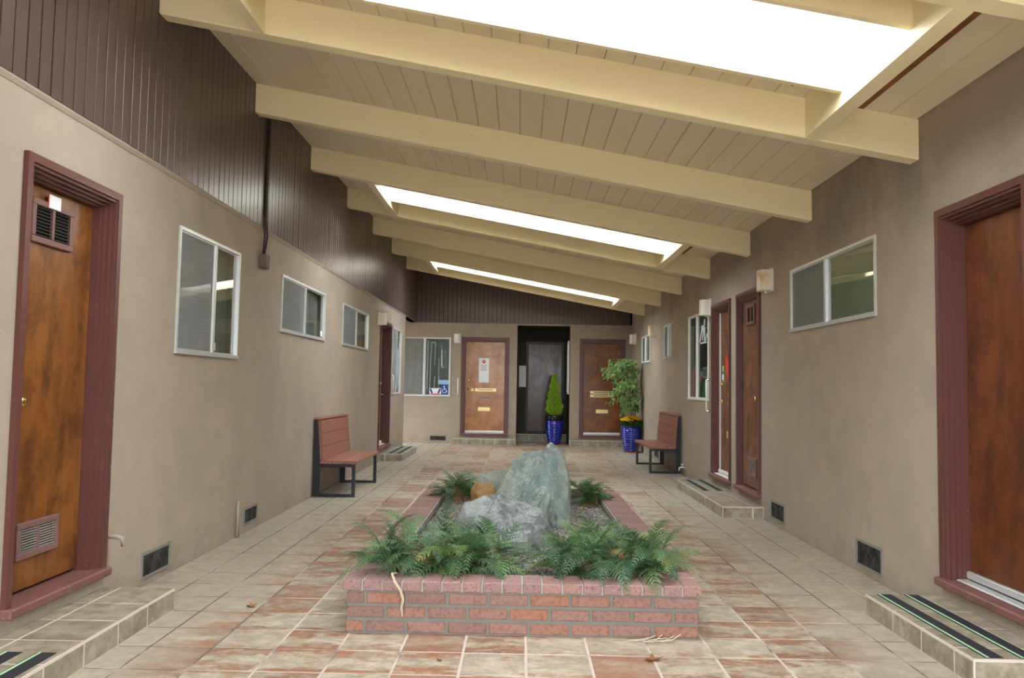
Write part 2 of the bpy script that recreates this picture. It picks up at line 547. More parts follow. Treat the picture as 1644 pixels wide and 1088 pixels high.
# ------------------------------------------------------------------ mesh helpers
class MB:
    def __init__(self):
        self.v, self.f, self.mi = [], [], []

    def add(self, vs, fs, mi=0):
        o = len(self.v)
        self.v += [tuple(a) for a in vs]
        self.f += [tuple(i + o for i in f) for f in fs]
        self.mi += [mi] * len(fs)
        return self

    def box(self, x0, x1, y0, y1, z0, z1, mi=0):
        return self.add([(x0, y0, z0), (x1, y0, z0), (x1, y1, z0), (x0, y1, z0),
                         (x0, y0, z1), (x1, y0, z1), (x1, y1, z1), (x0, y1, z1)],
                        [(0, 3, 2, 1), (4, 5, 6, 7), (0, 1, 5, 4), (1, 2, 6, 5), (2, 3, 7, 6), (3, 0, 4, 7)], mi)

    def cbox(self, x0, x1, y0, y1, z0, z1, c=0.004, mi=0):
        """Box with chamfered edges."""
        c = min(c, abs(x1 - x0) * 0.45, abs(y1 - y0) * 0.45, abs(z1 - z0) * 0.45)
        X, Y, Z = (x0, x1), (y0, y1), (z0, z1)
        vs, idx = [], {}
        for i in (0, 1):
            for j in (0, 1):
                for k in (0, 1):
                    sx, sy, sz = (1 - 2 * i), (1 - 2 * j), (1 - 2 * k)
                    for a, q in enumerate(((0, c, c), (c, 0, c), (c, c, 0))):
                        idx[(i, j, k, a)] = len(vs)
                        vs.append((X[i] + sx * q[0], Y[j] + sy * q[1], Z[k] + sz * q[2]))
        fs = []
        V = idx
        for s in (0, 1):
            q = [V[(s, 0, 0, 0)], V[(s, 1, 0, 0)], V[(s, 1, 1, 0)], V[(s, 0, 1, 0)]]
            fs.append(q if s else q[::-1])
            q = [V[(0, s, 0, 1)], V[(0, s, 1, 1)], V[(1, s, 1, 1)], V[(1, s, 0, 1)]]
            fs.append(q if s else q[::-1])
            q = [V[(0, 0, s, 2)], V[(1, 0, s, 2)], V[(1, 1, s, 2)], V[(0, 1, s, 2)]]
            fs.append(q if s else q[::-1])
        for i in (0, 1):
            for j in (0, 1):
                q = [V[(i, j, 0, 0)], V[(i, j, 0, 1)], V[(i, j, 1, 1)], V[(i, j, 1, 0)]]
                fs.append(q if (i == j) else q[::-1])
                q = [V[(i, 0, j, 0)], V[(i, 0, j, 2)], V[(i, 1, j, 2)], V[(i, 1, j, 0)]]
                fs.append(q if (i != j) else q[::-1])
                q = [V[(0, i, j, 1)], V[(0, i, j, 2)], V[(1, i, j, 2)], V[(1, i, j, 1)]]
                fs.append(q if (i == j) else q[::-1])
        for i in (0, 1):
            for j in (0, 1):
                for k in (0, 1):
                    q = [V[(i, j, k, 0)], V[(i, j, k, 1)], V[(i, j, k, 2)]]
                    fs.append(q if (i + j + k) % 2 else q[::-1])
        return self.add(vs, fs, mi)

    def prism(self, poly, axis, a0, a1, mi=0):
        """Extrude a polygon (list of 2-tuples) along an axis (0,1,2)."""
        n = len(poly)

        def P(u, v, a):
            return {0: (a, u, v), 1: (u, a, v), 2: (u, v, a)}[axis]
        vs = [P(u, v, a0) for u, v in poly] + [P(u, v, a1) for u, v in poly]
        fs = [tuple(range(n))[::-1], tuple(range(n, 2 * n))]
        fs += [(i, (i + 1) % n, (i + 1) % n + n, i + n) for i in range(n)]
        return self.add(vs, fs, mi)

    def tube(self, pts, r, n=8, mi=0, cap=True):
        pts = [Vector(p) for p in pts]
        rs = r if isinstance(r, (list, tuple)) else [r] * len(pts)
        vs, fs = [], []
        ref = Vector((0, 0, 1))
        for i, p in enumerate(pts):
            d = (pts[min(i + 1, len(pts) - 1)] - pts[max(i - 1, 0)]).normalized()
            if abs(d.dot(ref)) > 0.95:
                ref = Vector((1, 0, 0)) if abs(d.x) < 0.9 else Vector((0, 1, 0))
            a = d.cross(ref).normalized()
            b = d.cross(a)
            for k in range(n):
                t_ = 2 * math.pi * k / n
                vs.append(p + (a * math.cos(t_) + b * math.sin(t_)) * rs[i])
        for i in range(len(pts) - 1):
            for k in range(n):
                k2 = (k + 1) % n
                fs.append((i * n + k, i * n + k2, (i + 1) * n + k2, (i + 1) * n + k))
        if cap:
            fs.append(tuple(range(n))[::-1])
            fs.append(tuple(range((len(pts) - 1) * n, len(pts) * n)))
        return self.add(vs, fs, mi)

    def lathe(self, prof, cx=0, cy=0, n=28, mi=0):
        vs, fs = [], []
        for r, z in prof:
            for k in range(n):
                a = 2 * math.pi * k / n
                vs.append((cx + r * math.cos(a), cy + r * math.sin(a), z))
        for i in range(len(prof) - 1):
            for k in range(n):
                k2 = (k + 1) % n
                fs.append((i * n + k, i * n + k2, (i + 1) * n + k2, (i + 1) * n + k))
        fs.append(tuple(range(n))[::-1])
        fs.append(tuple(range((len(prof) - 1) * n, len(prof) * n)))
        return self.add(vs, fs, mi)

    def mesh(self, name, mats, smooth=False):
        me = bpy.data.meshes.new(name)
        me.from_pydata(self.v, [], self.f)
        for m in (mats if isinstance(mats, (list, tuple)) else [mats]):
            me.materials.append(MATS[m])
        if any(self.mi):
            me.polygons.foreach_set('material_index', self.mi)
        if smooth:
            me.polygons.foreach_set('use_smooth', [True] * len(me.polygons))
        me.update()
        bm = bmesh.new()
        bm.from_mesh(me)
        bmesh.ops.recalc_face_normals(bm, faces=bm.faces)
        bm.to_mesh(me)
        bm.free()
        return me

    def build(self, name, mats, parent=None, smooth=False, loc=None, **kw):
        return link(name, self.mesh(name, mats, smooth), parent, loc, **kw)


def link(name, me, parent=None, loc=None, rot=None, **props):
    o = bpy.data.objects.new(name, me)
    COL.objects.link(o)
    if parent is not None:
        o.parent = parent
    if loc is not None:
        o.location = loc
    if rot is not None:
        o.rotation_euler = rot
    for k, v in props.items():
        o[k] = v
    return o


def thing(name, label, category, loc=(0, 0, 0), rotz=0.0, group=None):
    o = link(name, None, None, loc, (0, 0, rotz), label=label, category=category)
    if group:
        o['group'] = group
    return o


def structure(name, label, category, loc=(0, 0, 0), rotz=0.0):
    o = link(name, None, None, loc, (0, 0, rotz), label=label, category=category)
    o['kind'] = 'structure'
    return o


def grid_slab(u_lim, v_lim, holes, fn):
    """Slab with rectangular holes; fn(u, v, w) maps to xyz, w = 0 front, 1 back."""
    us = sorted({u_lim[0], u_lim[1], *[h[0] for h in holes], *[h[1] for h in holes]})
    vs_ = sorted({v_lim[0], v_lim[1], *[h[2] for h in holes], *[h[3] for h in holes]})
    us = [u for u in us if u_lim[0] <= u <= u_lim[1]]
    vs_ = [v for v in vs_ if v_lim[0] <= v <= v_lim[1]]
    nu, nv = len(us) - 1, len(vs_) - 1
    solid = [[True] * nv for _ in range(nu)]
    for i in range(nu):
        for j in range(nv):
            cu, cv = (us[i] + us[i + 1]) / 2, (vs_[j] + vs_[j + 1]) / 2
            for h in holes:
                if h[0] < cu < h[1] and h[2] < cv < h[3]:
                    solid[i][j] = False
    ids, V, Fc = {}, [], []

    def P(i, j, w):
        if (i, j, w) not in ids:
            ids[(i, j, w)] = len(V)
            V.append(fn(us[i], vs_[j], w))
        return ids[(i, j, w)]
    for i in range(nu):
        for j in range(nv):
            if not solid[i][j]:
                continue
            Fc.append((P(i, j, 0), P(i + 1, j, 0), P(i + 1, j + 1, 0), P(i, j + 1, 0)))
            Fc.append((P(i, j, 1), P(i, j + 1, 1), P(i + 1, j + 1, 1), P(i + 1, j, 1)))
            for di, dj, a, b in ((-1, 0, (i, j + 1), (i, j)), (1, 0, (i + 1, j), (i + 1, j + 1)),
                                 (0, -1, (i, j), (i + 1, j)), (0, 1, (i + 1, j + 1), (i, j + 1))):
                ii, jj = i + di, j + dj
                if 0 <= ii < nu and 0 <= jj < nv and solid[ii][jj]:
                    continue
                Fc.append((P(*a, 0), P(*a, 1), P(*b, 1), P(*b, 0)))
    mb = MB()
    mb.add(V, Fc)
    return mb


# ------------------------------------------------------------------ openings, listed once
# u is the world coordinate along the wall (Y on the side walls, X on the back wall)
LEFT_DOORS = [(3.965, 4.925), (14.27, 15.45)]
LEFT_WINS = [(5.81, 7.085, 1.605, 2.55), (8.35, 10.22, 1.94, 2.545), (11.25, 13.14, 1.945, 2.545), (15.66, 16.80, 1.20, 2.52)]
RIGHT_DOORS = [(4.15, 5.08), (8.86, 9.80), (10.11, 11.09)]
RIGHT_WINS = [(5.97, 7.865, 1.975, 2.585), (11.32, 12.66, 1.24, 2.53), (14.14, 14.84, 1.95, 2.565), (16.45, 17.55, 1.945, 2.52)]
BACK_DOORS = [(-1.445, -0.285), (1.405, 2.505)]
BACK_WINS = [(-3.05, -1.705, 1.125, 2.54)]
ALCOVE = (-0.10, 1.175, 0.0, 2.86)
DOOR_Z0, DOOR_Z1 = 0.25, 2.56
WALL_T = 0.22
Y_FRONT = -1.60  # unseen near end of walls and roof, length tuned to limit entrance light


def dh(lst):
    return [(a + 0.02, b - 0.02, DOOR_Z0 - 0.03, DOOR_Z1 - 0.02) for a, b in lst]


def wh(lst):
    return [(a + 0.012, b - 0.012, c_ + 0.012, d - 0.012) for a, b, c_, d in lst]


# ------------------------------------------------------------------ floor
floor = structure('floor', 'square mottled cream and rust floor tiles with pale grout', 'floor')
MB().box(-6.5, 5.5, -7, 21.2, -0.25, -0.0014).build('grout_bed', 'floor_grout', floor)
J = 0.0095


def tile_mesh(x0, x1, y0, y1, name='tile'):
    return MB().cbox(x0, x1, y0, y1, -0.02, 0.0, 0.003).mesh(name, 'floor_tile')


full = tile_mesh(-TILE / 2 + J / 2, TILE / 2 - J / 2, -TILE / 2 + J / 2, TILE / 2 - J / 2)
PL_X0, PL_X1, PL_Y0, PL_Y1 = -0.965, 1.015, 4.55, 8.72
cells = []
for i in range(-12, 16):
    for j in range(-6, 53):
        x0, x1 = TX + TILE * i, TX + TILE * (i + 1)
        y0, y1 = TY + TILE * j, TY + TILE * (j + 1)
        in_hall = x1 > XL + 0.01 and x0 < XR - 0.01 and y0 < YB
        in_pass = y1 > LEFT_END + 0.05 and y0 < YB and x0 < XL and x1 > -4.9
        in_alc = y1 > YB and y0 < 20.4 and x1 > ALCOVE[0] and x0 < ALCOVE[1]
        if not (in_hall or in_pass or in_alc):
            continue
        lx = ALCOVE[0] if (in_alc and not in_hall) else (-4.9 if (in_pass and not in_hall) or y0 > LEFT_END else XL)
        hx = ALCOVE[1] if (in_alc and not in_hall) else XR
        ly, hy = -9, (20.42 if in_alc else YB)
        if in_pass and not in_hall:
            ly = LEFT_END
        a, b = max(x0, lx), min(x1, hx)
        c_, d = max(y0, ly), min(y1, hy)
        if b - a < 0.02 or d - c_ < 0.02:
            continue
        if a > PL_X0 - 0.02 and b < PL_X1 + 0.02 and c_ > PL_Y0 and d < PL_Y1:
            continue
        cells.append((a, b, c_, d))
cells.sort(key=lambda q: q[2])
near, far = [], []
for q in cells:
    a, b, c_, d = q
    vis = d > 3.70 and not (b < -2.12 and d < 4.9) and not (a > 2.2 and 3.9 < d < 5.1)
    lim = 0.66 * d + 0.05
    if vis and abs((a + b) / 2) < lim and len(near) < 300:
        near.append(q)
    else:
        far.append(q)
for a, b, c_, d in near:
    if abs(b - a - TILE) < 1e-4 and abs(d - c_ - TILE) < 1e-4:
        link('tile', full, floor, ((a + b) / 2, (c_ + d) / 2, random.uniform(-0.0012, 0.0006)))
    else:
        link('tile', tile_mesh(a + J / 2, b - J / 2, c_ + J / 2, d - J / 2), floor)
mb = MB()
for a, b, c_, d in far:
    mb.cbox(a + J / 2, b - J / 2, c_ + J / 2, d - J / 2, -0.02, 0.0, 0.003)
mb.build('far_tiling', 'floor_tile', floor, kind='stuff')

# ------------------------------------------------------------------ walls
wall_left = structure('wall_left', 'taupe stucco wall on the left with brown board cladding above', 'wall')
grid_slab((Y_FRONT, LEFT_END), (-0.2, PLANK_Z), dh(LEFT_DOORS) + wh(LEFT_WINS),
          lambda u, v, w: (XL - w * WALL_T, u, v)).build('stucco', 'stucco', wall_left)
MB().box(-5.2, XL - WALL_T + 0.001, LEFT_END - 0.2, LEFT_END, -0.2, PLANK_Z).build('stucco_return', 'stucco', wall_left)
MB().box(XL - 0.16, XL - 0.012, Y_FRONT, YB, PLANK_Z, 4.32).build('cladding_backing', 'joint_shadow', wall_left)
MB().prism([(XL - 0.02, 2.868), (XL + 0.004, 2.868), (XL + 0.017, 2.890), (XL + 0.017, 2.902), (XL - 0.02, 2.902)], 1,
           Y_FRONT, LEFT_END).build('drip_ledge', 'stucco', wall_left)
PW = 0.1072
pm = MB().cbox(-0.016, 0.016, -PW / 2 + 0.004, PW / 2 - 0.004, 0, 4.31 - PLANK_Z, 0.0025).mesh('plank', 'brown_cladding')
y = 2.90
while y < YB + 0.02:
    link('plank', pm, wall_left, (XL + 0.004 + random.uniform(-0.0015, 0.0015), y, PLANK_Z))
    y += PW

wall_right = structure('wall_right', 'taupe stucco wall on the right, in shade below the roof', 'wall')
grid_slab((Y_FRONT, YB + 0.2), (-0.2, 3.40), dh(RIGHT_DOORS) + wh(RIGHT_WINS),
          lambda u, v, w: (XR + w * WALL_T, u, v)).build('stucco', 'stucco', wall_right)

wall_back = structure('wall_back', 'taupe stucco end wall with dark board gable above', 'wall')
grid_slab((-5.2, XR), (-0.2, PLANK_Z), dh(BACK_DOORS) + wh(BACK_WINS) + [(ALCOVE[0], ALCOVE[1], -0.2, ALCOVE[3])],
          lambda u, v, w: (u, YB + w * WALL_T, v)).build('stucco', 'stucco', wall_back)
MB().prism([(XL - 0.1, PLANK_Z), (XR + 0.05, PLANK_Z), (XR + 0.05, ceil_z(XR) + 0.06), (XL - 0.1, ceil_z(XL) + 0.06)], 1,
           YB + 0.012, YB + 0.2).build('gable_backing', 'joint_shadow', wall_back)
x = XL + PW / 2 + 0.02
while x < XR:
    a, b = x - PW / 2 + 0.005, min(x + PW / 2 - 0.005, XR - 0.002)
    MB().prism([(a, PLANK_Z), (b, PLANK_Z), (b, ceil_z(b) + 0.02), (a, ceil_z(a) + 0.02)], 1, YB - 0.014, YB + 0.014) \
        .build('plank', 'brown_cladding', wall_back)
    x += PW
# passage on the left at the back
MB().box(-5.2, XL - 0.012, LEFT_END - 0.1, YB, PLANK_Z, PLANK_Z + 0.1).build('passage_soffit', 'stucco', structure('ceiling_passage', 'low stucco soffit over the passage at the left end', 'ceiling'))

# recessed entry
AY = 20.45
wall_alcove = structure('wall_alcove', 'dark brown painted walls of the recessed entry at the back', 'wall')
grid_slab((ALCOVE[0] - 0.3, ALCOVE[1] + 0.3), (-0.2, 2.95), [(0.15, 1.08, 0.22, 2.52)],
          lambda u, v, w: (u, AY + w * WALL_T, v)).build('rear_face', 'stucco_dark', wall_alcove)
MB().box(ALCOVE[0] - 0.3, ALCOVE[1] + 0.3, AY + WALL_T, AY + WALL_T + 0.05, -0.2, 3.0).build('rear_backing', 'room_dark', wall_alcove)  # added unseen sheet, blocks sky light leaking round the dark door
for nm, lb, bx_ in (('wall_alcove_left', 'dark left cheek wall of the recessed entry', (ALCOVE[0] - 0.2, ALCOVE[0], YB + WALL_T, AY, -0.2, 2.95)),
                    ('wall_alcove_right', 'dark right cheek wall of the recessed entry', (ALCOVE[1], ALCOVE[1] + 0.2, YB + WALL_T, AY, -0.2, 2.95)),
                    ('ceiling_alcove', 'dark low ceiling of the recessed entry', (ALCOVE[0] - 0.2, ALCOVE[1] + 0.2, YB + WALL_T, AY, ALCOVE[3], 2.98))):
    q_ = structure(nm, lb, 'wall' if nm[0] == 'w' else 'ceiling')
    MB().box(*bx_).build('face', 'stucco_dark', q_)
# dark paint also covers the thickness of the opening
q_ = structure('trim_1', 'dark painted lining of the entry opening', 'trim')
mb = MB()
mb.box(ALCOVE[0] - 0.001, ALCOVE[0] + 0.004, YB + 0.004, YB + WALL_T + 0.01, 0, ALCOVE[3])
mb.box(ALCOVE[1] - 0.004, ALCOVE[1] + 0.001, YB + 0.004, YB + WALL_T + 0.01, 0, ALCOVE[3])
mb.box(ALCOVE[0], ALCOVE[1], YB + 0.004, YB + WALL_T + 0.01, ALCOVE[3] - 0.004, ALCOVE[3] + 0.001)
mb.build('lining', 'stucco_dark', q_)

# ------------------------------------------------------------------ ceiling: beams, boards, deck
ceiling = structure('ceiling', 'sloping cream painted beam and board ceiling over the court', 'ceiling')
SKY_X0, SKY_X1 = -1.80, 1.90
SKY_DY = [0.0, 3 * PITCH_Y, 6 * PITCH_Y]
SKY_Y0, SKY_Y1 = 3.83, 4.74
beam_ys = [BEAM0 + PITCH_Y * i for i in range(-4, 7)]
for by in beam_ys:
    vs = []
    for yy in (by, by + BEAM_T):
        for xx in (XL - 0.01, XR + 0.0):
            for dz in (0.0, BEAM_H):
                vs.append((xx, yy, beam_bottom(xx) + dz))
    mb = MB()
    c_ = 0.008
    prof = [(by, c_), (by + c_, 0), (by + BEAM_T - c_, 0), (by + BEAM_T, c_), (by + BEAM_T, BEAM_H), (by, BEAM_H)]
    V = [(XL + 0.0, q[0], beam_bottom(XL) + q[1]) for q in prof] + [(XR, q[0], beam_bottom(XR) + q[1]) for q in prof]
    n_ = len(prof)
    mb.add(V, [tuple(range(n_)), tuple(range(n_, 2 * n_))[::-1]] + [(i, (i + 1) % n_, (i + 1) % n_ + n_, i + n_) for i in range(n_)])
    mb.build('beam', 'cream_paint', ceiling)

BW = 0.193
ang = math.atan(SLOPE)
kx = math.sqrt(1 + SLOPE ** 2)
bays = [(by + BEAM_T / 2, by + PITCH_Y + BEAM_T / 2) for by in beam_ys]
bays[-1] = (bays[-1][0], YB)


def board(x0, x1, y0, y1):
    w = (x1 - x0) * kx
    me = MB().cbox(-w / 2 + 0.0015, w / 2 - 0.0015, y0, y1, 0, 0.028, 0.005).mesh('ceiling_board', 'cream_boards')
    xc = (x0 + x1) / 2
    link('ceiling_board', me, ceiling, (xc, 0, ceil_z(xc) + random.uniform(0, 0.0012)), (0, ang, 0))


sky_bays = {3: 0, 6: 1, 9: 2}
edges = []
x = -0.185
while x > XL:
    x -= BW
x = max(x, XL)
while x < XR - 0.01:
    nx = XL if x < XL else x
    e1 = min(x + BW, XR) if x > XL else x + BW
    edges.append((x, e1))
    x = e1
for bi, (b0, b1) in enumerate(bays):
    for x0, x1 in edges:
        if bi in sky_bays:
            dy = SKY_DY[sky_bays[bi]]
            if x1 > SKY_X0 - 0.05 and x0 < SKY_X1 + 0.05:
                board(x0, x1, b0, SKY_Y0 + dy + 0.004)
                board(x0, x1, SKY_Y1 + dy - 0.004, b1)
            elif x0 < 2.27 < x1:
                board(2.295, x1, b0, b1)
            else:
                board(x0, x1, b0, b1)
        else:
            board(x0, x1, b0, b1)
holes = [(SKY_X0 - 0.0, SKY_X1 + 0.0, SKY_Y0 + dy, SKY_Y1 + dy) for dy in SKY_DY]
grid_slab((XL - 0.3, XR + 0.3), (Y_FRONT - 0.3, YB + 0.3), holes,
          lambda u, v, w: (u, v, ceil_z(u) + 0.027 + 0.10 * w)).build('roof_deck', 'cream_gap', ceiling)
for dy in SKY_DY:
    MB().add([(2.225, 3.41 + dy, ceil_z(2.225) - 0.001), (2.293, 3.41 + dy, ceil_z(2.293) - 0.001),
              (2.293, 5.32 + dy, ceil_z(2.293) - 0.001), (2.225, 5.32 + dy, ceil_z(2.225) - 0.001),
              (2.225, 3.41 + dy, ceil_z(2.225) + 0.02), (2.293, 3.41 + dy, ceil_z(2.293) + 0.02),
              (2.293, 5.32 + dy, ceil_z(2.293) + 0.02), (2.225, 5.32 + dy, ceil_z(2.225) + 0.02)],
             [(0, 3, 2, 1), (4, 5, 6, 7), (0, 1, 5, 4), (1, 2, 6, 5), (2, 3, 7, 6), (3, 0, 4, 7)]) \
        .build('bare_strip', 'bare_wood_strip', ceiling)

# skylights: two header joists, two hung curbs and the panel between
sky_labels = ['large white skylight nearest the viewer, cropped by the top of the photo',
              'middle one of the three white skylights, between two cream beams',
              'farthest and narrowest looking white skylight, by the dark gable']


def slope_box(mb, x0, x1, y0, y1, dz0, dz1):
    V = []
    for dz in (dz0, dz1):
        for xx, yy in ((x0, y0), (x1, y0), (x1, y1), (x0, y1)):
            V.append((xx, yy, ceil_z(xx) + dz))
    mb.add(V, [(0, 3, 2, 1), (4, 5, 6, 7), (0, 1, 5, 4), (1, 2, 6, 5), (2, 3, 7, 6), (3, 0, 4, 7)])
    return mb


for k, dy in enumerate(SKY_DY):
    s = thing('skylight', sky_labels[k], 'skylight', (0, 0, 0), 0, 'skylights in the cream ceiling')
    s['kind'] = 'structure'
    ya, yb = BEAM0 - PITCH_Y + BEAM_T + dy, BEAM0 + dy
    slope_box(MB(), SKY_X0 - 0.09, SKY_X0, ya, yb, -BEAM_H, 0.13).build('header', 'cream_paint', s)
    slope_box(MB(), SKY_X1, SKY_X1 + 0.09, ya, yb, -BEAM_H, 0.13).build('header', 'cream_paint', s)
    slope_box(MB(), SKY_X0, SKY_X1, SKY_Y0 - 0.0 + dy, SKY_Y0 + 0.045 + dy, -0.19, 0.16).build('curb', 'cream_paint', s)
    slope_box(MB(), SKY_X0, SKY_X1, SKY_Y1 - 0.045 + dy, SKY_Y1 + dy, -0.19, 0.16).build('curb', 'cream_paint', s)
    slope_box(MB(), SKY_X0 + 0.003, SKY_X1 - 0.003, SKY_Y0 + 0.048 + dy, SKY_Y1 - 0.048 + dy, -0.118, -0.112) \
        .build('panel', 'skylight_panel', s)

# ------------------------------------------------------------------ wall frames: local x = right, y = into the wall, z = up
WALLS = {'left': lambda u: ((XL, u, 0), math.pi / 2), 'right': lambda u: ((XR, u, 0), -math.pi / 2),
         'back': lambda u: ((u, YB, 0), 0.0)}


def ring(mb, w, z0, z1, a, b, ya, yb, bottom=False):
    """Rectangular ring (3 or 4 sides) between insets a and b from the outer size."""
    h = w / 2
    mb.box(-h + a, -h + b, ya, yb, z0 + (a if bottom else 0), z1 - a)
    mb.box(h - b, h - a, ya, yb, z0 + (a if bottom else 0), z1 - a)
    mb.box(-h + b, h - b, ya, yb, z1 - b, z1 - a)
    if bottom:
        mb.box(-h + b, h - b, ya, yb, z0 + a, z0 + b)


def door(num, wall, u0, u1, label, leaf_mat_, trim='maroon_trim', sill=True, z0=DOOR_Z0, z1=DOOR_Z1, sweep=None, rec=0.10):
    loc, rz = WALLS[wall]((u0 + u1) / 2)
    d = structure('door_%d' % num, label, 'door', loc, rz)
    w = u1 - u0
    mb = MB()
    ring(mb, w, z0, z1, 0.0, 0.045, -0.028, 0.02)
    ring(mb, w, z0, z1, 0.045, 0.062, -0.016, 0.20)
    ring(mb, w, z0, z1, 0.062, 0.078, -0.016 + 0.20 * (rec + 0.016), 0.20)
    ring(mb, w, z0, z1, 0.078, 0.094, -0.016 + 0.42 * (rec + 0.016), 0.20)
    ring(mb, w, z0, z1, 0.094, 0.106, -0.016 + 0.62 * (rec + 0.016), 0.20)
    mb.build('casing', trim, d)
    hw = w / 2 - 0.108
    leaf = MB().cbox(-hw, hw, 0.0, 0.045, 0, z1 - 0.108 - z0 - 0.02, 0.003) \
        .build('leaf', leaf_mat_, d, loc=(0, rec, z0 + 0.02))
    if sill:
        MB().cbox(-w / 2 - 0.01, w / 2 + 0.01, -0.06, 0.20, z0 - 0.045, z0 + 0.004, 0.008) \
            .build('sill', 'maroon_sill' if trim == 'maroon_trim' else trim, d)
    if sweep:
        mb = MB()
        mb.cbox(-hw, hw, rec - 0.03, rec, z0 + 0.022, z0 + 0.065, 0.006)
        mb.cbox(-hw, hw, rec - 0.09, rec - 0.02, z0 + 0.004, z0 + 0.016, 0.004)
        mb.build('door_sweep', sweep, d, label='pale metal threshold and sweep')
    MB().box(-w / 2 + 0.05, w / 2 - 0.05, 0.205, 0.218, z0, z1 - 0.05).build('room_backing', 'room_dark', d)
    global REC
    REC = rec
    return d, leaf, hw


REC = 0.1


def knob(parent, x, z, mat='brass', y=None):
    y = REC if y is None else y
    mb = MB()
    mb.tube([(x, y, z), (x, y - 0.012, z)], 0.028, 14)
    mb.tube([(x, y - 0.012, z), (x, y - 0.03, z), (x, y - 0.038, z), (x, y - 0.055, z), (x, y - 0.062, z)],
            [0.011, 0.011, 0.024, 0.026, 0.014], 14)
    return mb.build('knob', mat, parent, smooth=True)


def lever(parent, x, z, dirx=1, y=None):
    y = REC if y is None else y
    mb = MB()
    mb.tube([(x, y, z), (x, y - 0.012, z)], 0.03, 14)
    mb.tube([(x, y - 0.012, z), (x, y - 0.045, z), (x + dirx * 0.02, y - 0.055, z), (x + dirx * 0.11, y - 0.05, z - 0.008)],
            [0.012, 0.012, 0.011, 0.008], 10)
    return mb.build('lever_handle', 'brass', parent, smooth=True)


def deadbolt(parent, x, z, y=None):
    y = REC if y is None else y
    return MB().tube([(x, y, z), (x, y - 0.01, z), (x, y - 0.018, z)], [0.03, 0.03, 0.02], 14) \
        .build('deadbolt', 'brass', parent, smooth=True)


def plate(parent, name, x0, x1, z0, z1, mat, y=None, th=0.006, **kw):
    y = REC if y is None else y
    return MB().cbox(x0, x1, y - th, y + 0.001, z0, z1, 0.002).build(name, mat, parent, **kw)


def mail_slot(parent, x0, x1, z0, z1, y=None):
    y = REC if y is None else y
    f = plate(parent, 'mail_slot', x0, x1, z0, z1, 'brass_plate', y, 0.010)
    g = MB().cbox(x0 + 0.02, x1 - 0.02, y - 0.017, y - 0.009, z0 + 0.018, z1 - 0.018, 0.003).build('flap', 'brass_plate', f)
    return f


def louvre_vent(parent, x0, x1, z0, z1, slat='vent_dark', y=None, two=True):
    y = REC if y is None else y
    mb = MB()
    b = 0.035
    mb.cbox(x0, x1, y - 0.022, y, z0, z0 + b, 0.004)
    mb.cbox(x0, x1, y - 0.022, y, z1 - b, z1, 0.004)
    mb.cbox(x0, x0 + b, y - 0.022, y, z0 + b, z1 - b, 0.004)
    mb.cbox(x1 - b, x1, y - 0.022, y, z0 + b, z1 - b, 0.004)
    xm = (x0 + x1) / 2
    if two:
        mb.cbox(xm - 0.011, xm + 0.011, y - 0.020, y, z0 + b, z1 - b, 0.003)
    v = mb.build('vent', 'vent_paint', parent)
    MB().box(x0 + 0.01, x1 - 0.01, y - 0.003, y + 0.001, z0 + 0.01, z1 - 0.01).build('backing', 'vent_dark', v)
    halves = [(x0 + b, xm - 0.011), (xm + 0.011, x1 - b)] if two else [(x0 + b, x1 - b)]
    n_ = 9
    for a, c2 in halves:
        for i in range(n_):
            zc = z0 + b + (z1 - z0 - 2 * b) * (i + 0.5) / n_
            MB().prism([(y - 0.019, zc - 0.002), (y - 0.009, zc + 0.003), (y - 0.008, zc + 0.001), (y - 0.018, zc - 0.004)],
                       0, a, c2).build('louvre', slat, v)
    return v


# near left door
d, leaf, hw = door(1, 'left', *LEFT_DOORS[0], 'amber veneered door with two louvred vents, nearest on the left wall', 'amber_veneer', rec=0.1)
uc = sum(LEFT_DOORS[0]) / 2
louvre_vent(d, 4.19 - uc, 4.585 - uc, 2.135, 2.375, 'louvre_dim')
louvre_vent(d, 4.20 - uc, 4.580 - uc, 0.435, 0.630, 'louvre_metal')
tag = plate(d, 'paper_tag', 4.325 - uc, 4.44 - uc, 2.345, 2.42, 'paper', REC - 0.022, 0.002, label='small white paper tag with red edge')
MB().box(4.318 - uc, 4.326 - uc, REC - 0.0242, REC - 0.022, 2.347, 2.422).build('red_edge', 'print_red', tag)
knob(d, 4.14 - uc, 1.275)
# far left door
d, leaf, hw = door(2, 'left', *LEFT_DOORS[1], 'orange brown door recessed in dark casing, far end of left wall', 'amber_veneer', sweep='white_metal', rec=0.14)
deadbolt(d, hw - 0.10, 1.40)
lever(d, hw - 0.10, 1.20, -1)
n_ = plate(d, 'notice', hw - 0.30, hw - 0.10, 1.60, 2.00, 'paper', label='white paper notice')
MB().box(hw - 0.28, hw - 0.12, REC - 0.008, REC - 0.006, 1.70, 1.76).build('blue_line', 'print_blue', n_)
MB().box(hw - 0.28, hw - 0.12, REC - 0.008, REC - 0.006, 1.63, 1.66).build('blue_line', 'print_blue', n_)
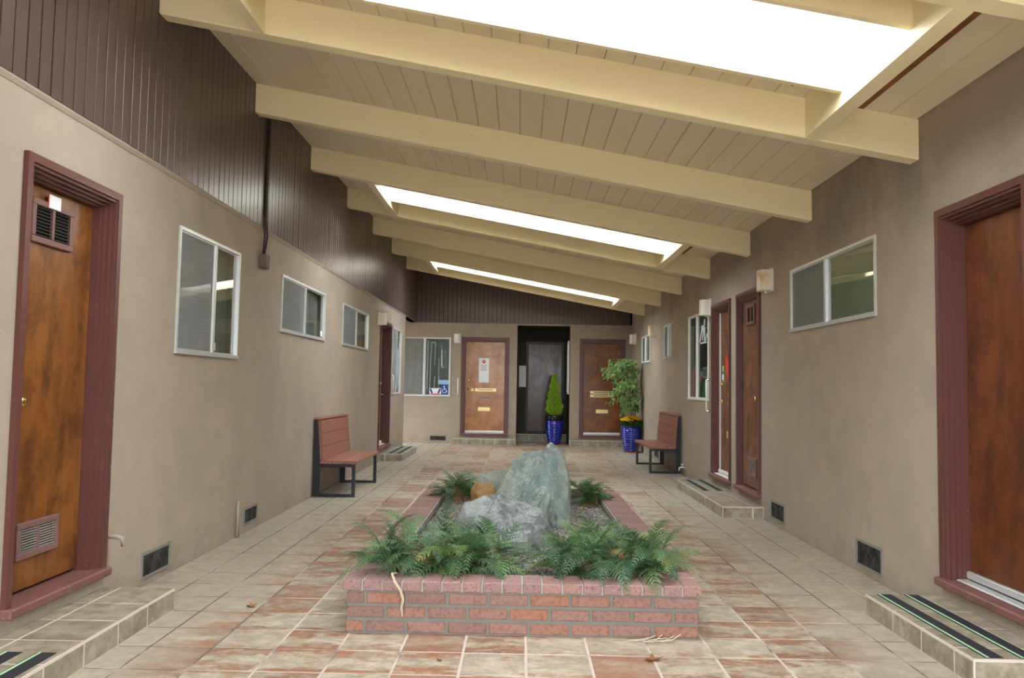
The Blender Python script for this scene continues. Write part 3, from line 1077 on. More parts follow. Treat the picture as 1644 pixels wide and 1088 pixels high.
# back left door
d, leaf, hw = door(3, 'back', *BACK_DOORS[0], 'honey coloured door with white notice and brass mail slot, back wall left', 'honey_veneer', sweep='white_metal', rec=0.08)
uc = sum(BACK_DOORS[0]) / 2
n_ = plate(d, 'notice', -1.02 - uc, -0.775 - uc, 1.47, 2.06, 'paper', label='white notice with red round stop mark')
MB().tube([(-0.90 - uc, REC - 0.006, 1.975), (-0.90 - uc, REC - 0.009, 1.975)], 0.045, 18).build('stop_mark', 'print_red', n_)
MB().box(-0.925 - uc, -0.875 - uc, REC - 0.0105, REC - 0.009, 1.968, 1.982).build('stop_bar', 'paper', n_)
for i, zz in enumerate((1.88, 1.85, 1.82, 1.79, 1.76)):
    MB().box(-0.98 - uc + 0.01 * (i % 2), -0.82 - uc - 0.012 * (i % 3), REC - 0.0075, REC - 0.006, zz, zz + 0.010).build('print_line', 'print_grey', n_)
deadbolt(d, -hw + 0.07, 1.515)
lever(d, -hw + 0.07, 1.31)
plate(d, 'key_plate', -1.20 - uc, -1.14 - uc, 1.26, 1.33, 'brass_plate')
np_ = plate(d, 'name_plate', -1.105 - uc, -0.59 - uc, 1.255, 1.33, 'brass_plate')
MB().box(-1.03 - uc, -0.66 - uc, REC - 0.0075, REC - 0.0055, 1.283, 1.302).build('lettering', 'print_grey', np_)
plate(d, 'grey_plate', -0.955 - uc, -0.77 - uc, 1.095, 1.125, 'print_grey')
mail_slot(d, -1.03 - uc, -0.735 - uc, 0.785, 0.875)
# alcove door
loc_a = ((0.15 + 1.08) / 2, AY, 0)
d = structure('door_4', 'glossy dark brown door in the recessed entry behind the conifer', 'door', loc_a)
mb = MB()
ring(mb, 0.97, 0.24, 2.54, 0.0, 0.05, -0.02, 0.10)
mb.cbox(-0.485, 0.485, -0.03, 0.1, 0.205, 0.245, 0.006)
mb.build('casing', 'dark_trim', d)
MB().cbox(-0.43, 0.43, 0, 0.045, 0, 2.235, 0.003).build('leaf', 'dark_veneer', d, loc=(0, 0.03, 0.25))
knob(d, -0.375, 1.33, 'brass', 0.03)
# back right door
d, leaf, hw = door(5, 'back', *BACK_DOORS[1], 'russet veneered door with two name plates, behind the ficus', 'russet_veneer', sweep='white_metal', rec=0.08)
uc = sum(BACK_DOORS[1]) / 2
for z0_, z1_ in ((1.245, 1.31), (1.16, 1.225)):
    np_ = plate(d, 'name_plate', 1.675 - uc, 2.205 - uc, z0_, z1_, 'paper')
    np_.data.materials[0] = MATS['brass_plate']
    MB().box(1.76 - uc, 2.12 - uc, REC - 0.0075, REC - 0.0055, z0_ + 0.02, z1_ - 0.02).build('lettering', 'print_grey', np_)
mail_slot(d, 1.815 - uc, 2.105 - uc, 0.775, 0.865)
deadbolt(d, hw - 0.09, 1.50)
# right wall, near
d, leaf, hw = door(6, 'right', *RIGHT_DOORS[0], 'large mahogany door nearest on the right wall, above striped step', 'mahogany_veneer', sweep='aluminium', rec=0.11)
knob(d, hw - 0.06, 1.22)
# right wall, middle one with vents
d, leaf, hw = door(7, 'right', *RIGHT_DOORS[1], 'walnut brown door with two small vents and brass knob, right wall', 'walnut_veneer', rec=0.035)
louvre_vent(d, -0.16, 0.15, 2.165, 2.40, 'vent_dark')
louvre_vent(d, -0.12, 0.22, 0.40, 0.62, 'louvre_metal')
knob(d, hw - 0.07, 1.30)
for zz in (2.25, 1.45, 0.70):
    MB().tube([(-hw - 0.004, REC - 0.012, zz - 0.05), (-hw - 0.004, REC - 0.012, zz + 0.05)], 0.009, 8).build('hinge', 'black_steel', d)
# right wall, farther one with heart
d, leaf, hw = door(8, 'right', *RIGHT_DOORS[2], 'orange brown door with red heart and brass lever, right wall', 'walnut_veneer', sweep='white_metal', rec=0.083)
MB().box(-hw - 0.018, -hw + 0.016, REC - 0.016, REC, DOOR_Z0, DOOR_Z1 - 0.11).build('white_edge_strip', 'white_metal', d, label='white weather strip')
hb = plate(d, 'black_sign', 0.02, 0.25, 1.93, 2.18, 'print_plum', label='black hanging sign')
plate(d, 'sign_cap', 0.06, 0.20, 2.185, 2.28, 'paper')
hv = []
for i in range(28):
    a = 2 * math.pi * i / 28
    hv.append((0.10 + 0.0085 * 16 * math.sin(a) ** 3,
               1.70 + 0.0125 * (13 * math.cos(a) - 5 * math.cos(2 * a) - 2 * math.cos(3 * a) - math.cos(4 * a))))
MB().prism(hv, 1, REC - 0.022, REC - 0.001).build('heart', 'print_red', d, label='red felt heart hanging on the door')
stk = plate(d, 'sticker', -0.27, -0.19, 1.50, 1.72, 'print_green')
MB().box(-0.265, -0.195, REC - 0.008, REC - 0.0055, 1.53, 1.60).build('sticker_band', 'paper', stk)
MB().box(-0.265, -0.195, REC - 0.008, REC - 0.0055, 1.61, 1.64).build('sticker_band', 'print_blue', stk)
deadbolt(d, -hw + 0.09, 1.46)
lever(d, -hw + 0.09, 1.235, 1)
np_ = plate(d, 'name_plate', 0.02, 0.22, 1.31, 1.37, 'brass_plate')
plate(d, 'name_plate', 0.02, 0.22, 1.18, 1.24, 'brass_plate')
plate(d, 'kick_plate', 0.10, 0.22, 0.98, 1.15, 'brass_plate')
mail_slot(d, -0.02, 0.24, 0.76, 0.85)


# ------------------------------------------------------------------ windows
def window(num, wall, q, label, split=0.5, left='screen', right='glass', frame='aluminium', back='curtain_grey', cy=0.085):
    u0, u1, z0, z1 = q
    loc, rz = WALLS[wall]((u0 + u1) / 2)
    w_ = structure('window_%d' % num, label, 'window', loc, rz)
    w = u1 - u0
    h = w / 2
    mb = MB()
    ring(mb, w, z0, z1, 0.0, 0.024, -0.014, 0.022, True)
    mb.box(-h - 0.005, h + 0.005, -0.022, 0.0, z0 - 0.006, z0 + 0.02)
    mb.build('window_frame', frame, w_)
    xs = -h + w * split
    MB().cbox(xs - 0.02, xs + 0.02, -0.012, 0.024, z0 + 0.024, z1 - 0.024, 0.004).build('mullion', frame, w_)
    for side, kind, a, b in (('l', left, -h + 0.024, xs - 0.02), ('r', right, xs + 0.02, h - 0.024)):
        mb = MB()
        s, yb_ = 0.012, (0.000 if side == 'l' else 0.008)
        mb.box(a, a + s, yb_, yb_ + 0.012, z0 + 0.024, z1 - 0.024)
        mb.box(b - s, b, yb_, yb_ + 0.012, z0 + 0.024, z1 - 0.024)
        mb.box(a + s, b - s, yb_, yb_ + 0.012, z0 + 0.024, z0 + 0.036)
        mb.box(a + s, b - s, yb_, yb_ + 0.012, z1 - 0.036, z1 - 0.024)
        sash = mb.build('sash', frame, w_)
        MB().box(a + s, b - s, yb_ + 0.006, yb_ + 0.009, z0 + 0.036, z1 - 0.036).build('pane', 'window_glass', sash)
        if kind == 'screen':
            MB().box(a + s, b - s, yb_ + 0.001, yb_ + 0.003, z0 + 0.036, z1 - 0.036).build('insect_screen', 'insect_screen', sash)
    MB().box(-h + 0.01, h - 0.01, cy, cy + 0.012, z0, z1).build('curtain', back, w_)
    return w_, h


def blind(parent, a, b, z0, z1, y=0.055, pitch=0.031):
    mb = MB()
    z = z0
    while z < z1:
        mb.prism([(y - 0.011, z + 0.018), (y + 0.004, z), (y + 0.004, z + 0.002), (y - 0.011, z + 0.020)], 0, a, b)
        z += pitch
    mb.box(a, b, y - 0.015, y + 0.015, z1 - 0.03, z1)
    for xx in (a + 0.12, b - 0.12):
        mb.box(xx - 0.002, xx + 0.002, y - 0.012, y - 0.011, z0, z1)
    mb.build('blind', 'pale_blind', parent, kind='stuff')


w_, h = window(1, 'left', LEFT_WINS[0], 'tall two-pane window with venetian blind beside the amber door', 0.56, cy=0.10)
blind(w_, -h + 0.04, 0.24, 1.64, 2.52)
plate(w_, 'sticker', 0.115, 0.175, 1.655, 1.72, 'paper', 0.012, 0.002)
w_, h = window(2, 'left', LEFT_WINS[1], 'wide two-pane window high on the left wall, right of hanging cable')
for i, (a, b) in enumerate(((0.10, 0.34), (0.36, 0.62))):
    MB().prism([(a + (b - a) * k / 8, 0.045 + 0.014 * (k % 2)) for k in range(9)] + [(b, 0.08), (a, 0.08)], 2, 1.96, 2.52) \
        .build('drape', 'curtain_pale' if i == 0 else 'curtain_grey', w_)
plate(w_, 'sticker', h - 0.14, h - 0.06, 1.99, 2.06, 'paper', 0.012, 0.002)
w_, h = window(3, 'left', LEFT_WINS[2], 'wide two-pane window on the left wall, left of far wall lamp')
w_, h = window(4, 'left', LEFT_WINS[3], 'tall narrow-looking window right of the far left door', back='curtain_pale')
w_, h = window(5, 'right', RIGHT_WINS[0], 'two-pane window high on the right wall, nearest the viewer', 0.47, 'screen', 'glass', 'aluminium', 'curtain_olive', 0.035)
w_, h = window(6, 'right', RIGHT_WINS[1], 'tall window filled with green felt and colourful cut-outs, right wall', 0.42, 'glass', 'glass', 'white_metal', 'felt_green', 0.024)
P_ = lambda nm, x0, x1, z0, z1, m, y=0.024: plate(w_, nm, x0, x1, z0, z1, m, y, 0.004)
P_('pink_banner', -0.52, -0.22, 1.29, 1.72, 'print_pink')
P_('purple_panel', -0.60, -0.52, 1.27, 1.75, 'print_purple')
P_('plum_banner', 0.10, 0.58, 1.72, 2.05, 'print_plum')
fig = MB()
for (x0, z0_), (x1, z1_) in (((0.05, 2.10), (0.20, 2.34)), ((0.20, 2.34), (0.26, 2.22)), ((0.20, 2.12), (0.36, 2.42)),
                             ((0.36, 2.30), (0.34, 2.10)), ((0.10, 2.08), (0.45, 2.08)), ((0.40, 2.1), (0.50, 2.2))):
    fig.tube([(x0, 0.020, z0_), (x1, 0.020, z1_)], 0.014, 6)
fig.build('white_garland', 'paper', w_)
P_('pink_scrap', -0.02, 0.10, 2.10, 2.22, 'print_pink', 0.021)
P_('white_picture', 0.22, 0.50, 1.56, 1.72, 'paper')
P_('picture_inner', 0.26, 0.46, 1.59, 1.69, 'print_grey', 0.0205)
P_('pink_scrap', 0.00, 0.14, 1.50, 1.58, 'print_pink', 0.021)
P_('paper_scrap', 0.05, 0.20, 1.56, 1.66, 'paper')
P_('navy_scrap', -0.55, -0.30, 2.05, 2.25, 'print_navy')
P_('pink_scrap', -0.50, -0.35, 2.16, 2.20, 'print_pink', 0.0205)
w_, h = window(7, 'right', RIGHT_WINS[2], 'small pale window on the right wall between rusty lamp and green window', frame='aluminium', back='curtain_pale', cy=0.04)
w_, h = window(8, 'right', RIGHT_WINS[3], 'white framed window at the far end of right wall above ficus', 0.42, 'screen', 'glass', 'white_metal', 'curtain_pale', 0.04)
w_, h = window(9, 'back', BACK_WINS[0], 'grey window with hanging bead strings and blue access sign, back left corner', 0.535, 'screen', 'glass', 'aluminium', 'curtain_slate')
bx = -(-3.05 - 1.705) / 2


def beads(*pts):
    """A string of small pale beads along a polyline in wall coordinates."""
    mb = MB()
    for (xa, za), (xb, zb) in zip(pts[:-1], pts[1:]):
        L = math.hypot(xb - xa, zb - za)
        n2 = max(1, int(L / 0.045))
        for i in range(n2):
            t_ = i / n2
            x_, z_ = xa + (xb - xa) * t_ + bx, za + (zb - za) * t_
            mb.tube([(x_, 0.035, z_), (x_ + (xb - xa) / L * 0.034, 0.035, z_ + (zb - za) / L * 0.036)], 0.018, 5)
    mb.build('bead_string', 'white_metal', w_)


beads((-2.66, 1.29), (-2.62, 2.36), (-2.48, 2.36), (-2.52, 1.27), (-2.58, 1.27))
beads((-2.70, 1.30), (-2.68, 2.40), (-2.44, 2.40), (-2.46, 1.27), (-2.52, 1.27))
beads((-2.265, 1.28), (-2.26, 2.48))
beads((-2.20, 1.29), (-2.17, 2.42), (-2.07, 2.42), (-2.09, 1.86))
beads((-2.08, 1.60), (-2.08, 1.32))
beads((-1.985, 1.30), (-1.985, 2.05))
acc = plate(w_, 'access_sign', -1.905 + bx, -1.745 + bx, 1.165, 1.40, 'print_blue', 0.004, 0.003, label='blue square sign with white wheelchair symbol')
# wheelchair symbol: head, body, wheel arc
sx, sz = -1.832 + bx, 1.275
mb = MB()
mb.tube([(sx - 0.010, 0.0, sz + 0.082), (sx - 0.010, -0.002, sz + 0.082)], 0.016, 12)
mb.tube([(sx - 0.010, 0, sz + 0.058), (sx - 0.004, 0, sz + 0.005), (sx + 0.036, 0, sz + 0.005), (sx + 0.058, 0, sz - 0.048)], 0.008, 6)
mb.tube([(sx - 0.008, 0, sz + 0.035), (sx + 0.030, 0, sz + 0.035)], 0.006, 6)
mb.tube([(sx - 0.004 + 0.048 * math.cos(a), 0, sz - 0.020 + 0.048 * math.sin(a)) for a in np.linspace(2.2, 6.1, 16)], 0.006, 6)
mb.build('wheelchair_symbol', 'paper', acc)
plate(w_, 'blue_card', -1.985 + bx, -1.735 + bx, 1.41, 1.515, 'paper_blue', 0.004, 0.003)
vs_ = plate(w_, 'card_sticker', -2.20 + bx, -1.915 + bx, 1.175, 1.315, 'paper', 0.004, 0.003, label='blue and white card with red lower edge')
MB().box(-2.16 + bx, -1.95 + bx, -0.001, 0.002, 1.165, 1.188).build('red_edge', 'print_red', vs_)
MB().prism([(-2.20 + bx, 1.30), (-2.15 + bx, 1.30), (-2.11 + bx, 1.20), (-2.15 + bx, 1.19)], 1, -0.001, 0.002).build('blue_corner', 'print_navy', vs_)
MB().prism([(-1.915 + bx, 1.30), (-1.965 + bx, 1.30), (-2.005 + bx, 1.20), (-1.965 + bx, 1.19)], 1, -0.001, 0.002).build('blue_corner', 'print_navy', vs_)


# narrow side light on the right cheek of the recessed entry
sl = structure('window_10', 'narrow pale side window inside the recessed dark entry', 'window', (ALCOVE[1], 19.62, 0), -math.pi / 2)
mb = MB()
ring(mb, 0.50, 1.22, 2.52, 0.0, 0.05, -0.03, 0.0, True)
mb.build('window_frame', 'aluminium', sl)
MB().box(-0.2, 0.2, -0.010, -0.001, 1.27, 2.47).build('pane', 'curtain_pale', sl)

# ------------------------------------------------------------------ steps
def tiled_step(name, label, x0, x1, y0, y1, h, wall_side, strips=None, axis='y', depth_split=None, h_back=None):
    """Low step clad in tiles: grout core, top tiles, riser tiles; wall_side says which side touches the wall."""
    s = thing(name, label, 'step', ((x0 + x1) / 2, (y0 + y1) / 2, 0), 0, 'tiled door steps')
    ox, oy = (x0 + x1) / 2, (y0 + y1) / 2
    th = 0.010
    tc = 0.0012
    core = MB().box(x0 + tc - ox, x1 - tc - ox if wall_side != '+x' else x1 - ox, y0 + tc - oy, y1 - (0 if wall_side == '+y' else tc) - oy, 0.0, h - 0.001)
    core.build('core', 'step_grout', s)
    g = 0.010

    def rng_cuts(a, b, first=0.0):
        cuts = [a]
        p_ = a + (first or TILE)
        while p_ < b - 0.04:
            cuts.append(p_)
            p_ += TILE
        cuts.append(b)
        return list(zip(cuts[:-1], cuts[1:]))
    # rows away from the wall edge
    if axis == 'y':
        if wall_side == '-x':
            rows = [(x1 - TILE, x1), (x0, x1 - TILE)]
        else:
            rows = [(x0, x0 + TILE), (x0 + TILE, x1)]
        runs = rng_cuts(y0, y1, 0.17 if wall_side == '+x' else 0.0)
        for a, b in rows:
            for c2, d2 in runs:
                if b - a > 0.03:
                    MB().cbox(a + g / 2 - ox, b - g / 2 - ox, c2 + g / 2 - oy, d2 - g / 2 - oy, h - th, h, 0.002).build('tile', 'step_tile', s)
        fx = x1 if wall_side == '-x' else x0
        for c2, d2 in runs:
            xa, xb = (fx - th, fx) if wall_side == '-x' else (fx, fx + th)
            MB().cbox(xa - ox, xb - ox, c2 + g / 2 - oy, d2 - g / 2 - oy, 0.004, h - th - 0.004, 0.002).build('riser_tile', 'step_tile', s)
        for yy in (y0, y1):
            ya, yb_ = (yy, yy + th) if yy == y0 else (yy - th, yy)
            for a, b in rows:
                if b - a > 0.03:
                    MB().cbox(a + g / 2 + 0.004 - ox, b - g / 2 - 0.004 - ox, ya - oy, yb_ - oy, 0.004, h - th - 0.004, 0.002).build('riser_tile', 'step_tile', s)
    else:
        runs = rng_cuts(x0, x1)
        for c2, d2 in runs:
            MB().cbox(c2 + g / 2 - ox, d2 - g / 2 - ox, y0 + g / 2 - oy, y1 - oy, h - th, h, 0.002).build('tile', 'step_tile', s)
            MB().cbox(c2 + g / 2 - ox, d2 - g / 2 - ox, y0 - oy, y0 + th - oy, 0.004, h - th - 0.004, 0.002).build('riser_tile', 'step_tile', s)
    for (a, b, c2, d2) in (strips or []):
        st_ = MB().cbox(a - ox, b - ox, c2 - oy, d2 - oy, h, h + 0.003, 0.001).build('tread_strip', 'grip_black', s, label='black non-slip strip with pale green line')
        e = 0.022
        gx0, gx1 = (a + 0.008, a + 0.008 + 0.012)
        MB().box(gx0 - ox, gx1 - ox, c2 - oy + 0.001, d2 - oy - 0.001, h + 0.003, h + 0.0042).build('glow_line', 'glow_green', st_)
    return s


tiled_step('door_step', 'beige tiled step below the amber door, lower left corner', XL, -2.10, 2.60, 4.93, 0.13, '-x',
           [(-2.38, -2.29, 2.70, 3.74), (-2.22, -2.13, 2.70, 3.74)])
tiled_step('door_step', 'beige tiled step with two long black strips, lower right corner', 2.19, XR, 3.92, 5.115, 0.13, '+x',
           [(2.255, 2.345, 3.935, 5.105), (2.425, 2.515, 3.935, 5.105)])
tiled_step('door_step', 'long beige tiled step with short black strips under two right doors', 2.215, XR, 8.77, 11.29, 0.13, '+x',
           [(2.285, 2.38, 10.08, 11.27), (2.46, 2.555, 10.08, 11.27)])
tiled_step('door_step', 'small beige tiled step with black strips below far left door', XL, -2.13, 14.55, 16.45, 0.13, '-x',
           [(-2.44, -2.36, 14.65, 16.35), (-2.28, -2.20, 14.65, 16.35)])
tiled_step('door_step', 'low tiled step below the honey door, back wall', -1.585, -0.10, YB - 0.33, YB, 0.15, '+y', axis='x')
tiled_step('door_step', 'low tiled step below the russet door, back wall', 1.175, 2.60, YB - 0.33, YB, 0.15, '+y', axis='x')
tiled_step('door_step', 'tiled step in front of dark door inside recessed entry', ALCOVE[0] + 0.002, ALCOVE[1] - 0.002, AY - 0.16, AY, 0.19, '+y', axis='x')

# ------------------------------------------------------------------ brick planter
pl = thing('brick_planter', 'long low red brick planter in the middle of the court', 'planter', (0.025, 6.6, 0))
OX, OY = 0.025, 6.6
mb = MB()
W_ = 0.19
mm = 0.006
mb.box(PL_X0 + mm - OX, PL_X1 - mm - OX, PL_Y0 + mm - OY, PL_Y0 + W_ - OY, -0.003, 0.238)
mb.box(PL_X0 + mm - OX, PL_X1 - mm - OX, PL_Y1 - W_ - OY, PL_Y1 - mm - OY, -0.003, 0.238)
mb.box(PL_X0 + mm - OX, PL_X0 + W_ - OX, PL_Y0 + W_ - OY, PL_Y1 - W_ - OY, -0.003, 0.238)
mb.box(PL_X1 - W_ - OX, PL_X1 - mm - OX, PL_Y0 + W_ - OY, PL_Y1 - W_ - OY, -0.003, 0.238)
mb.build('mortar_core', 'mortar', pl)
mb = MB()
for (a, b, c2, d2) in ((PL_X0, PL_X1, PL_Y0, PL_Y0 + W_), (PL_X0, PL_X1, PL_Y1 - W_, PL_Y1),
                       (PL_X0, PL_X0 + W_, PL_Y0 + W_, PL_Y1 - W_), (PL_X1 - W_, PL_X1, PL_Y0 + W_, PL_Y1 - W_)):
    mb.box(a - 0.008 - OX, b + 0.008 - OX, c2 - 0.008 - OY, d2 + 0.008 - OY, 0.238, 0.288)
mb.build('cap_mortar', 'mortar_light', pl)
BP, BL = 0.231, 0.215
BZ = [(0.008, 0.068), (0.088, 0.148), (0.166, 0.226)]
brick_me = {}


def brick(x0, x1, y0, y1, z0, z1, name='brick', mat='brick_clay', c_=0.005):
    key = (round(x1 - x0, 3), round(y1 - y0, 3), round(z1 - z0, 3), mat)
    if key not in brick_me:
        hx, hy, hz = (x1 - x0) / 2, (y1 - y0) / 2, (z1 - z0) / 2
        brick_me[key] = MB().cbox(-hx, hx, -hy, hy, -hz, hz, c_).mesh(name, mat)
    j = lambda s: random.uniform(-s, s)
    link(name, brick_me[key], pl, ((x0 + x1) / 2 - OX + j(.0012), (y0 + y1) / 2 - OY + j(.0012), (z0 + z1) / 2 + j(.001)))


def course_cuts(a, b, half):
    out_, p_ = [], a
    first = BP / 2 if half else BP
    q = a + first
    while q < b - 0.03:
        out_.append((p_, q - (BP - BL)))
        p_ = q
        q += BP
    out_.append((p_, b))
    return out_


for ci, (z0_, z1_) in enumerate(BZ):
    half = ci % 2 == 0
    for a, b in course_cuts(PL_X0, PL_X1, half):
        brick(a, b, PL_Y0, PL_Y0 + 0.1, z0_, z1_)
        brick(a, b, PL_Y1 - 0.1, PL_Y1, z0_, z1_)
    for a, b in course_cuts(PL_Y0 + 0.115, PL_Y1 - 0.115, half):
        brick(PL_X0, PL_X0 + 0.1, a, b, z0_, z1_)
        brick(PL_X1 - 0.1, PL_X1, a, b, z0_, z1_)
CP, CW = 0.1135, 0.102
x = PL_X0 - 0.022
cx1 = PL_X1 + 0.022
nb = round((cx1 - x) / CP)
cp = (cx1 - x) / nb
for i in range(nb):
    for (c2, d2) in ((PL_Y0 - 0.022, PL_Y0 + W_ - 0.004), (PL_Y1 - W_ + 0.004, PL_Y1 + 0.022)):
        brick(x + i * cp + 0.0055, x + (i + 1) * cp - 0.0055, c2, d2, 0.241, 0.296, 'cap_brick', 'cap_clay', 0.004)
ya, yb = PL_Y0 + W_ + 0.002, PL_Y1 - W_ - 0.002
nb = round((yb - ya) / CP)
cp = (yb - ya) / nb
for i in range(nb):
    for (a, b) in ((PL_X0 - 0.022, PL_X0 + W_ - 0.004), (PL_X1 - W_ + 0.004, PL_X1 + 0.022)):
        brick(a, b, ya + i * cp + 0.003, ya + (i + 1) * cp - 0.003, 0.241, 0.296, 'cap_brick', 'cap_clay', 0.004)

# gravel
GZ = 0.225
gx0, gx1, gy0, gy1 = PL_X0 + W_, PL_X1 - W_, PL_Y0 + W_, PL_Y1 - W_
MB().box(gx0 - 0.001 - OX, gx1 + 0.001 - OX, gy0 - OY, gy1 - OY, 0.0, GZ - 0.012).build('fill_bed', 'gravel_bed', pl)
NP_ = 19000
base = np.array([(1, 0, 0), (-1, 0, 0), (0, 1, 0), (0, -1, 0), (0, 0, 1), (0, 0, -1)], float)
bf = np.array([(0, 2, 4), (2, 1, 4), (1, 3, 4), (3, 0, 4), (2, 0, 5), (1, 2, 5), (3, 1, 5), (0, 3, 5)])
ctr = np.stack([rng.uniform(gx0 + .01, gx1 - .01, NP_), rng.uniform(gy0 + .01, gy1 - .01, NP_), rng.uniform(GZ - .012, GZ + .002, NP_)], 1)
sz = rng.uniform(0.006, 0.012, (NP_, 1, 1)) * rng.uniform(0.65, 1.25, (NP_, 6, 3))
ang_ = rng.uniform(0, math.pi, NP_)
v = base[None] * sz
ca, sa = np.cos(ang_)[:, None], np.sin(ang_)[:, None]
vx, vy = v[..., 0] * ca - v[..., 1] * sa, v[..., 0] * sa + v[..., 1] * ca
v = np.stack([vx, vy, v[..., 2] * 0.8], -1) + ctr[:, None]
f = (bf[None] + (np.arange(NP_) * 6)[:, None, None]).reshape(-1, 3)
me = bpy.data.meshes.new('gravel')
me.from_pydata(v.reshape(-1, 3).tolist(), [], f.tolist())
me.materials.append(MATS['gravel'])
link('gravel', me, None, kind='stuff', label='grey gravel chips spread inside the brick planter', category='gravel')


# ------------------------------------------------------------------ boulders
def boulder(name, label, hulls, mat, voxel, amp, seed):
    """Union of convex hulls, remeshed fine and roughened with layered noise."""
    bm = bmesh.new()
    for pts in hulls:
        b2 = bmesh.new()
        for q in pts:
            b2.verts.new(q)
        r_ = bmesh.ops.convex_hull(b2, input=b2.verts)
        bmesh.ops.delete(b2, geom=[g for g in r_['geom_interior'] if isinstance(g, bmesh.types.BMVert)], context='VERTS')
        tmp = bpy.data.meshes.new('tmp')
        b2.to_mesh(tmp)
        b2.free()
        bm.from_mesh(tmp)
        bpy.data.meshes.remove(tmp)
    me = bpy.data.meshes.new(name)
    bm.to_mesh(me)
    bm.free()
    o = bpy.data.objects.new(name, me)
    COL.objects.link(o)
    md = o.modifiers.new('r', 'REMESH')
    md.mode = 'VOXEL'
    md.voxel_size = voxel
    dg = bpy.context.evaluated_depsgraph_get()
    m2 = bpy.data.meshes.new_from_object(o.evaluated_get(dg))
    o.modifiers.clear()
    o.data = m2
    off = Vector((seed * 3.1, seed * 1.7, seed))
    m2.update()
    nrm = [vv.normal.copy() for vv in m2.vertices]
    for vv, n in zip(m2.vertices, nrm):
        q = vv.co + off
        vo = noise.voronoi(q * 5.5)[0]
        fac = (vo[1] - vo[0]) * 1.1 - 0.35
        s = fac + noise.noise(q * 3.0) * 0.8 + (abs(noise.noise(q * 7.0)) - 0.25) * -0.7 + noise.noise(q * 16.0) * 0.30 + noise.noise(q * 34) * 0.13
        vv.co = vv.co + n * (s * amp)
    m2.materials.clear()
    m2.materials.append(MATS[mat])
    m2.polygons.foreach_set('use_smooth', [True] * len(m2.polygons))
    try:
        m2.set_sharp_from_angle(angle=0.62)
    except Exception:
        pass
    m2.update()
    o['label'] = label
    o['category'] = 'boulder'
    o['group'] = 'boulders in the planter'
    return o


B0 = 0.19
boulder('boulder', 'tallest pale green boulder, pointed like a peak, in the planter', [
    [(-0.22, 6.98, B0), (-0.20, 7.0, 0.46), (-0.10, 7.02, 0.70), (0.02, 7.05, 0.81), (0.19, 7.05, 0.845), (0.30, 7.0, 0.80),
     (0.245, 6.86, 0.66), (0.235, 6.74, 0.42), (0.23, 6.69, 0.22), (0.36, 6.80, 0.22), (0.10, 6.72, 0.30), (-0.14, 6.76, B0), (-0.1, 7.35, B0), (0.36, 7.38, B0), (0.05, 7.28, 0.66), (0.28, 7.26, 0.68),
     (0.18, 6.88, 0.60)],
    [(0.215, 6.98, 0.83), (0.235, 7.02, 0.895), (0.28, 7.02, 0.905), (0.33, 7.04, 0.875), (0.385, 7.05, 0.79), (0.445, 7.08, 0.53),
     (0.475, 6.98, B0), (0.455, 6.86, 0.24), (0.30, 6.68, B0), (0.24, 6.72, 0.40), (0.25, 6.84, 0.66), (0.20, 7.3, B0), (0.42, 7.34, B0), (0.30, 7.2, 0.76)],
    [(0.05, 6.62, B0), (0.22, 6.60, 0.42), (0.25, 6.66, 0.50), (0.02, 6.68, 0.40), (0.25, 6.9, 0.5), (0.0, 6.9, B0), (0.26, 6.62, B0), (0.2, 6.9, B0)]],
    'serpentine', 0.015, 0.032, 1.3)
boulder('boulder', 'grey white streaked boulder lying in front of the tall peak', [
    [(-0.47, 6.10, 0.40), (-0.44, 6.02, B0), (-0.42, 6.10, 0.485), (-0.30, 6.15, 0.535), (-0.155, 6.18, 0.575), (0.03, 6.12, 0.505),
     (0.20, 6.02, 0.455), (0.225, 5.98, 0.40), (0.225, 5.95, B0), (0.07, 5.72, B0), (0.06, 5.74, 0.25), (-0.10, 5.76, 0.28), (-0.35, 5.90, 0.36),
     (-0.30, 5.80, B0), (-0.38, 6.45, B0), (0.18, 6.45, B0), (0.12, 6.35, 0.44), (-0.25, 6.4, 0.48), (0.10, 5.80, 0.38)]],
    'grey_rock', 0.014, 0.032, 4.1)
boulder('boulder', 'ochre orange boulder half hidden left of the tall peak', [
    [(-0.47, 7.70, 0.40), (-0.46, 7.66, B0), (-0.42, 7.72, 0.475), (-0.27, 7.72, 0.475), (-0.22, 7.66, 0.44), (-0.22, 7.6, B0),
     (-0.38, 7.52, B0), (-0.28, 7.5, 0.32), (-0.4, 7.54, 0.38), (-0.4, 7.9, B0), (-0.2, 7.9, B0), (-0.3, 7.86, 0.42)]],
    'ochre_rock', 0.015, 0.018, 7.7)
boulder('boulder', 'low mossy grey boulder behind the ochre one', [
    [(-0.46, 8.0, B0), (-0.42, 8.02, 0.50), (-0.26, 8.06, 0.545), (-0.13, 8.06, 0.575), (-0.02, 8.0, 0.40), (-0.02, 7.95, B0), (-0.3, 7.92, B0),
     (-0.4, 8.25, B0), (-0.05, 8.25, B0), (-0.2, 7.94, 0.42)]],
    'moss_rock', 0.018, 0.02, 9.2)


